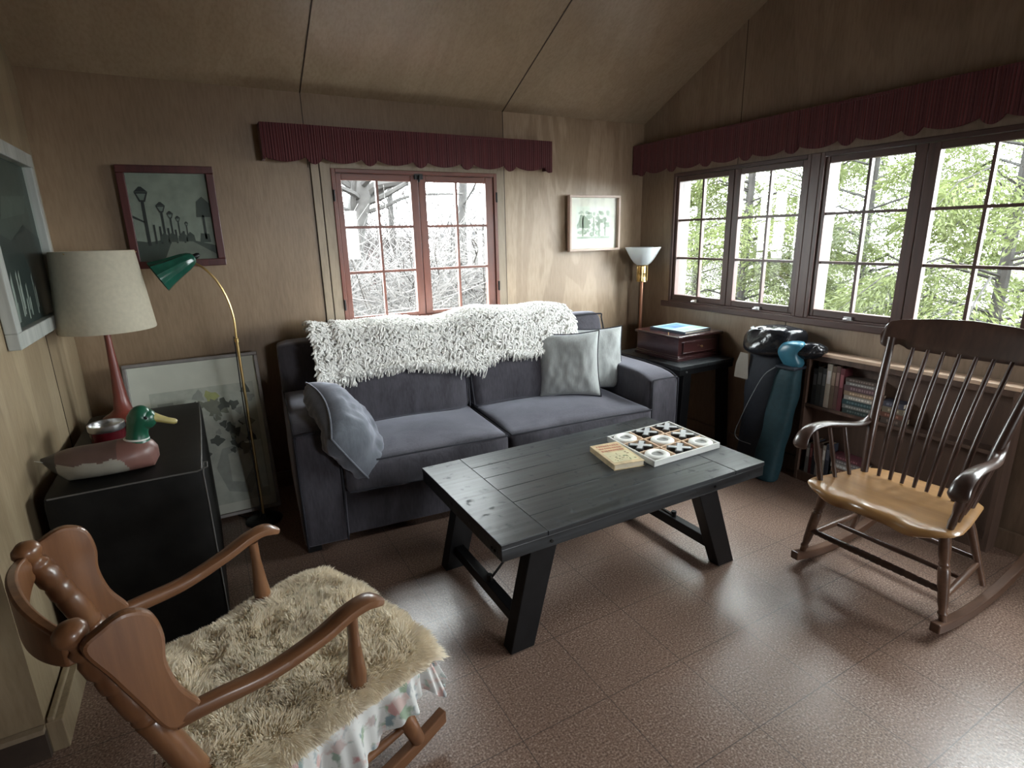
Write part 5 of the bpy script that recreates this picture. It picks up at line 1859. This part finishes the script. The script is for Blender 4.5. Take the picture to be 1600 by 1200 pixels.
m = MB(); m.grid(lambda i, j: to_cu(skin(.17 + .565 * i, -1 + 2 * j)), 60, 60)
m.grid(lambda i, j: to_cu(skin(.17 + .565 * i, 1 - 2 * j) - Vector((0, 0, .012))), 60, 60)
obj('hide', m, MAT['fleece'], sk, smooth=True)
V = []; F = []
NB = 52000
us = RNG.uniform(.17, .735, NB); ts = RNG.uniform(-1, 1, NB)
for k in range(NB):
    u, t = float(us[k]), float(ts[k])
    p = skin(u, t)
    # clump direction field
    cx = nz((p.x * 28, p.y * 28, 1.5)); cy_ = nz((p.x * 28, p.y * 28, 9.5)); c2 = nz((p.x * 7, p.y * 7, 3.3))
    d = Vector((cx * .7 + RNG.uniform(-.3, .3) + .3 * c2 + max(0, (u - .66)) * 14, cy_ * .7 + RNG.uniform(-.3, .3) + t ** 5 * 1.3, .95 - abs(t) ** 8 * .9 - max(0, (u - .69)) * 16)).normalized()
    L = float(RNG.uniform(.013, .024))
    sdv = d.cross(Vector((0, 0, 1)) + Vector((RNG.uniform(-1, 1), RNG.uniform(-1, 1), 0)) * .5).normalized() * .0011
    c1 = Vector((cy_, -cx, 0)) * .010
    p1 = p + d * L * .5 + c1 * .4; p2 = p + d * L + c1 * 1.3 - Vector((0, 0, .003))
    b = len(V)
    V += [p - sdv, p + sdv, p1 + sdv * .9, p1 - sdv * .9, p2]
    F += [(b, b + 1, b + 2, b + 3), (b + 3, b + 2, b + 4)]
m = MB(); m.v = [tuple(to_cu(p)) for p in V]; m.f = F; m.m = [0] * len(F)
obj('fleece', m, MAT['fleece'], sk, smooth=True, angle=180)['kind'] = 'stuff'

# ------------------------------------------------------------------ outdoors
MAT['ground'] = plain('leaf_litter', (.07, .062, .058), .95, nscale=3)
m = MB(); m.box(-30, 45, -30, 50, -.75, -.65)
o = struct('ground', m, MAT['ground'])


def bark(name, c):
    return plain(name, c, .9, nscale=12, noise_amt=.35, bump=.5)


MAT['bark'] = bark('grey_bark', (.024, .022, .021))
MAT['twig'] = bark('pale_twig', (.056, .052, .050))
# needles let light through
MAT['needle'] = plain('conifer_green', (.062, .076, .024), .8, nscale=.9, noise_amt=.35)
MAT['needle2'] = plain('conifer_grey_green', (.054, .062, .038), .8, nscale=1.2, noise_amt=.3)


for _k in ('needle', 'needle2'):
    add_translucent(MAT[_k], (.13, .16, .055), .35)


def conifer(label, x, y, h, rad, seed, mat, dens=1.0):
    rr = np.random.default_rng(seed)
    r = thing('conifer_tree', label, 'tree', (x, y, -.65), 0, 'evergreens outside the right-hand windows')
    m = MB(); m.tube([(x, y, -.65), (x + .05, y, h * .5), (x, y, h)], [.055, .04, .012], 8)
    limbs = []
    nb = int(78 * dens)
    for k in range(nb):
        z = -.2 + (h - .1) * (k + rr.random()) / nb
        L = rad * (1.05 - .75 * (z / h)) * rr.uniform(.75, 1.1)
        a = rr.uniform(0, 2 * PI)
        d = Vector((math.cos(a), math.sin(a), 0))
        p0 = Vector((x, y, z))
        pts = [p0, p0 + d * L * .4 + Vector((0, 0, .12 * L)), p0 + d * L * .75 + Vector((0, 0, .02)), p0 + d * L + Vector((0, 0, -.18 * L))]
        m.tube(pts, [.013, .010, .006, .002], 4, cap=False)
        limbs.append((pts, d, L))
    obj('trunk', m, MAT['bark'], r, smooth=True)
    VV = []; cnt = 0
    for pts, d, L in limbs:
        n_ = int(820 * dens)
        D = np.array(d); SD = np.array((-d.y, d.x, 0))
        PT = np.array([tuple(p) for p in pts])
        t = rr.uniform(.06, 1, n_) ** .75
        k = np.minimum(t * 3, 2.999); i = k.astype(int); f = (k - i)[:, None]
        p = PT[i] * (1 - f) + PT[i + 1] * f
        # branchlets: quantised positions along the limb make separate sprays
        sl = rr.uniform(-1, 1, n_) * (1 - t * .7) * L * .45
        c = p + SD * sl[:, None] + D * (np.abs(sl) * .5)[:, None] + np.array((0, 0, 1.0)) * (-np.abs(sl) * .4 + rr.normal(0, .035, n_) - .05 * rr.random(n_))[:, None]
        dr = D * rr.uniform(.1, 1, n_)[:, None] + SD * (np.sign(sl) * rr.uniform(.1, 1.1, n_))[:, None] + np.array((0, 0, 1.0)) * rr.uniform(-1.1, .25, n_)[:, None]
        dr /= np.linalg.norm(dr, axis=1)[:, None]
        ln = rr.uniform(.035, .085, n_)[:, None]
        w_ = np.cross(dr, rr.normal(0, 1, (n_, 3))); w_ /= np.linalg.norm(w_, axis=1)[:, None]; w_ = w_ * rr.uniform(.004, .010, n_)[:, None]
        Q = np.stack([c - w_ * .4, c + dr * ln * .5 - w_, c + dr * ln, c + dr * ln * .5 + w_], 1).reshape(-1, 3)
        VV.append(Q); cnt += n_
    m = MB(); m.v = [tuple(q) for q in np.concatenate(VV).tolist()]
    m.f = [(4 * q, 4 * q + 1, 4 * q + 2, 4 * q + 3) for q in range(cnt)]; m.m = [0] * cnt
    obj('foliage', m, mat, r)
    return r


conifer('yellow-green conifer outside the second window sash from the corner', 5.6, 4.5, 5.2, 1.25, 1, MAT['needle'])
conifer('grey-green conifer seen beyond the first sash near the corner', 7.4, 6.9, 5.5, 1.5, 2, MAT['needle2'])
conifer('open-limbed conifer seen through the third window sash', 6.4, 3.6, 5.5, 1.35, 3, MAT['needle2'], .8)
conifer('bright conifer filling the window above the spindle rocker', 5.8, 2.1, 5.2, 1.4, 4, MAT['needle'], 1.1)
conifer('broad grey-green conifer standing behind the others, farthest out', 9.6, 4.6, 5.5, 2.0, 6, MAT['needle2'], 1.1)
conifer('tall yellow-green conifer between the second and third sashes, behind the nearest trees', 8.2, 5.6, 5.5, 1.5, 7, MAT['needle'], .9)
conifer('low young conifer right of the bright one outside', 7.8, 1.6, 3.6, 1.5, 5, MAT['needle'], .9)


def bare_tree(label, name, pts, rads, seed, n1_=9, group=None, mat='bark', spread=1.0):
    rr = random.Random(seed)
    r = thing(name, label, 'tree', tuple(pts[0]), 0, group)
    m = MB(); P = spline(pts, 5)
    m.tube(P, [interp(i / (len(P) - 1), [0, 1], rads) * (1 + .08 * nz((i * .7, seed, 0))) for i in range(len(P))], 12)
    obj('trunk', m, MAT[mat], r, smooth=True)
    m = MB()
    def grow(p, d, L, rad, lev):
        pts_ = [p]
        q = Vector(p)
        for s_ in range(4):
            d = (d + Vector((rr.uniform(-.3, .3), rr.uniform(-.3, .3), rr.uniform(-.12, .28)))).normalized()
            q = q + d * L / 4
            pts_.append(q.copy())
            if lev > 0 and s_ > 0:
                for _ in range(2):
                    nd = (d + Vector((rr.uniform(-1, 1), rr.uniform(-1, 1), rr.uniform(-.5, .9))) * .9).normalized()
                    grow(q.copy(), nd, L * rr.uniform(.35, .6), rad * .5, lev - 1)
        m.tube(pts_, [rad * (1 - .17 * i) for i in range(5)], 4 if lev < 2 else 6, cap=False)
    for k in range(n1_):
        t = .45 + .55 * k / max(1, n1_ - 1)
        p = P[int(t * (len(P) - 1))]
        a = rr.uniform(0, 2 * PI)
        grow(p, Vector((math.cos(a), math.sin(a) * .6, rr.uniform(.1, .6))), rr.uniform(1.2, 2.2) * spread, rads[1] * .45, 2)
    obj('branches', m, MAT[mat], r, smooth=True)
    return r


bare_tree('thick leaning bare tree seen in the upper left window panes', 'bare_tree', [(1.72, 8.0, -.65), (1.83, 8.0, .7), (1.96, 8.0, 1.5), (2.10, 8.0, 2.0), (2.02, 8.1, 2.4), (1.8, 8.2, 4.2)], (.20, .11), 3, 22, 'bare trees behind the house')
bare_tree('slender bare tree seen in the right-hand sash behind the sofa', 'bare_tree', [(4.3, 9.5, -.65), (4.28, 9.5, 1.5), (4.4, 9.5, 3.4), (4.3, 9.5, 5)], (.10, .05), 6, 18, 'bare trees behind the house')
bare_tree('thin bare tree between the two window sashes, farthest back', 'bare_tree', [(3.4, 11, -.65), (3.45, 11, 2.5), (3.4, 11, 5)], (.07, .035), 9, 18, 'bare trees behind the house')
# thicket
rr = random.Random(21)
m = MB()
m.tube(spline([(2.08, 8, 1.9), (2.30, 7.95, 2.08), (2.75, 7.9, 2.18), (3.4, 7.8, 2.5)], 5), [.085 - .003 * i for i in range(16)], 8)
m.tube(spline([(2.06, 8, 1.72), (2.35, 7.9, 1.80), (2.8, 7.85, 1.96), (3.5, 7.7, 1.98)], 5), [.035 - .0015 * i for i in range(16)], 6)
_t = [q for q in bpy.data.objects if q.name == 'bare_tree'][0]
obj('forked_limb', m, MAT['bark'], _t, smooth=True)
m = MB()
for k in range(4800):
    x = rr.uniform(.6, 4.8); y = rr.uniform(5.0, 7.2)
    z = rr.uniform(-.3, 1.1 + .2 * math.sin(x * 3))
    d = Vector((rr.uniform(-1, 1), rr.uniform(-.6, .6), rr.uniform(-.2, 1.1))).normalized()
    L = rr.uniform(.35, .9)
    bnd = Vector((rr.uniform(-.3, .3), rr.uniform(-.3, .3), rr.uniform(-.25, .1)))
    p = Vector((x, y, z))
    m.tube([p, p + d * L * .5 + bnd * .3 * L, p + d * L + bnd * L], [.006, .005, .003], 3, cap=False)
o = obj('bare_thicket', m, MAT['twig'], smooth=True)
tag(o, 'tangle of pale leafless shrub branches outside the back window', 'shrub', kind='stuff')

MAT['fartwig'] = bark('brush_grey', (.026, .022, .021))
m = MB()
for k in range(3000):
    x = rr.uniform(1.5, 11); y = rr.uniform(9.5, 12.5)
    z = rr.uniform(-.6, 1.3) if rr.random() < .7 else rr.uniform(1.0, 3.4)
    d = Vector((rr.uniform(-1, 1), rr.uniform(-.4, .4), rr.uniform(-.1, 1.3))).normalized()
    L = rr.uniform(.5, 1.5)
    bnd = Vector((rr.uniform(-.3, .3), rr.uniform(-.3, .3), rr.uniform(-.25, .2)))
    p = Vector((x, y, z)); w_ = rr.uniform(.006, .013)
    m.tube([p, p + d * L * .5 + bnd * .3 * L, p + d * L + bnd * L], [w_, w_ * .8, w_ * .4], 3, cap=False)
o = obj('distant_brush', m, MAT['fartwig'], smooth=True)
tag(o, 'grey leafless brush in front of the far cabins, behind the pale twigs', 'brush', kind='stuff')

# neighbouring cabins
hs = thing('cabin', 'red-brown cabin with a pale low roof seen through the left sash', 'house', (4.6, 17, -.65))
m = MB(); m.box(4.0, 6.1, 16, 19, -.65, 1.36); obj('wall', m, P_('barn_red_siding', (.030, .013, .013), nscale=4), hs)
m = MB()
m.hexa([(3.8, 15.5, 1.34), (6.3, 15.5, 1.34), (6.3, 17.5, 1.80), (3.8, 17.5, 1.80)], [(3.8, 15.5, 1.42), (6.3, 15.5, 1.42), (6.3, 17.5, 1.88), (3.8, 17.5, 1.88)])
m.hexa([(3.8, 17.5, 1.80), (6.3, 17.5, 1.80), (6.3, 19.5, 1.34), (3.8, 19.5, 1.34)], [(3.8, 17.5, 1.88), (6.3, 17.5, 1.88), (6.3, 19.5, 1.42), (3.8, 19.5, 1.42)])
obj('roof', m, P_('pale_shingle', (.022, .018, .018), nscale=8), hs)
m = MB(); m.box(4.8, 5.4, 15.97, 16.0, .7, 1.15); f = obj('window', m, P_('dark_opening', (.035, .035, .04)), hs)
hs2 = thing('cabin', 'grey gabled cabin partly seen through the right-hand sash', 'house', (8.6, 15, -.65))
m = MB(); m.box(7.1, 11, 14, 17, -.65, 1.45); obj('wall', m, P_('rose_siding', (.036, .024, .024), nscale=4), hs2)
m = MB()
m.hexa([(6.4, 13.7, 1.35), (9.0, 13.7, 2.5), (9.0, 17.3, 2.5), (6.4, 17.3, 1.35)], [(6.4, 13.7, 1.47), (9.0, 13.7, 2.62), (9.0, 17.3, 2.62), (6.4, 17.3, 1.47)])
m.hexa([(9.0, 13.7, 2.5), (11.6, 13.7, 1.35), (11.6, 17.3, 1.35), (9.0, 17.3, 2.5)], [(9.0, 13.7, 2.62), (11.6, 13.7, 1.47), (11.6, 17.3, 1.47), (9.0, 17.3, 2.62)])
m.prism([(7.1, 1.45), (10.9, 1.45), (9.0, 2.45)], (0, 14.1, 0), (1, 0, 0), (0, 0, 1), (0, 1, 0), .1)
obj('roof', m, P_('slate_shingle', (.022, .023, .027), nscale=8), hs2)
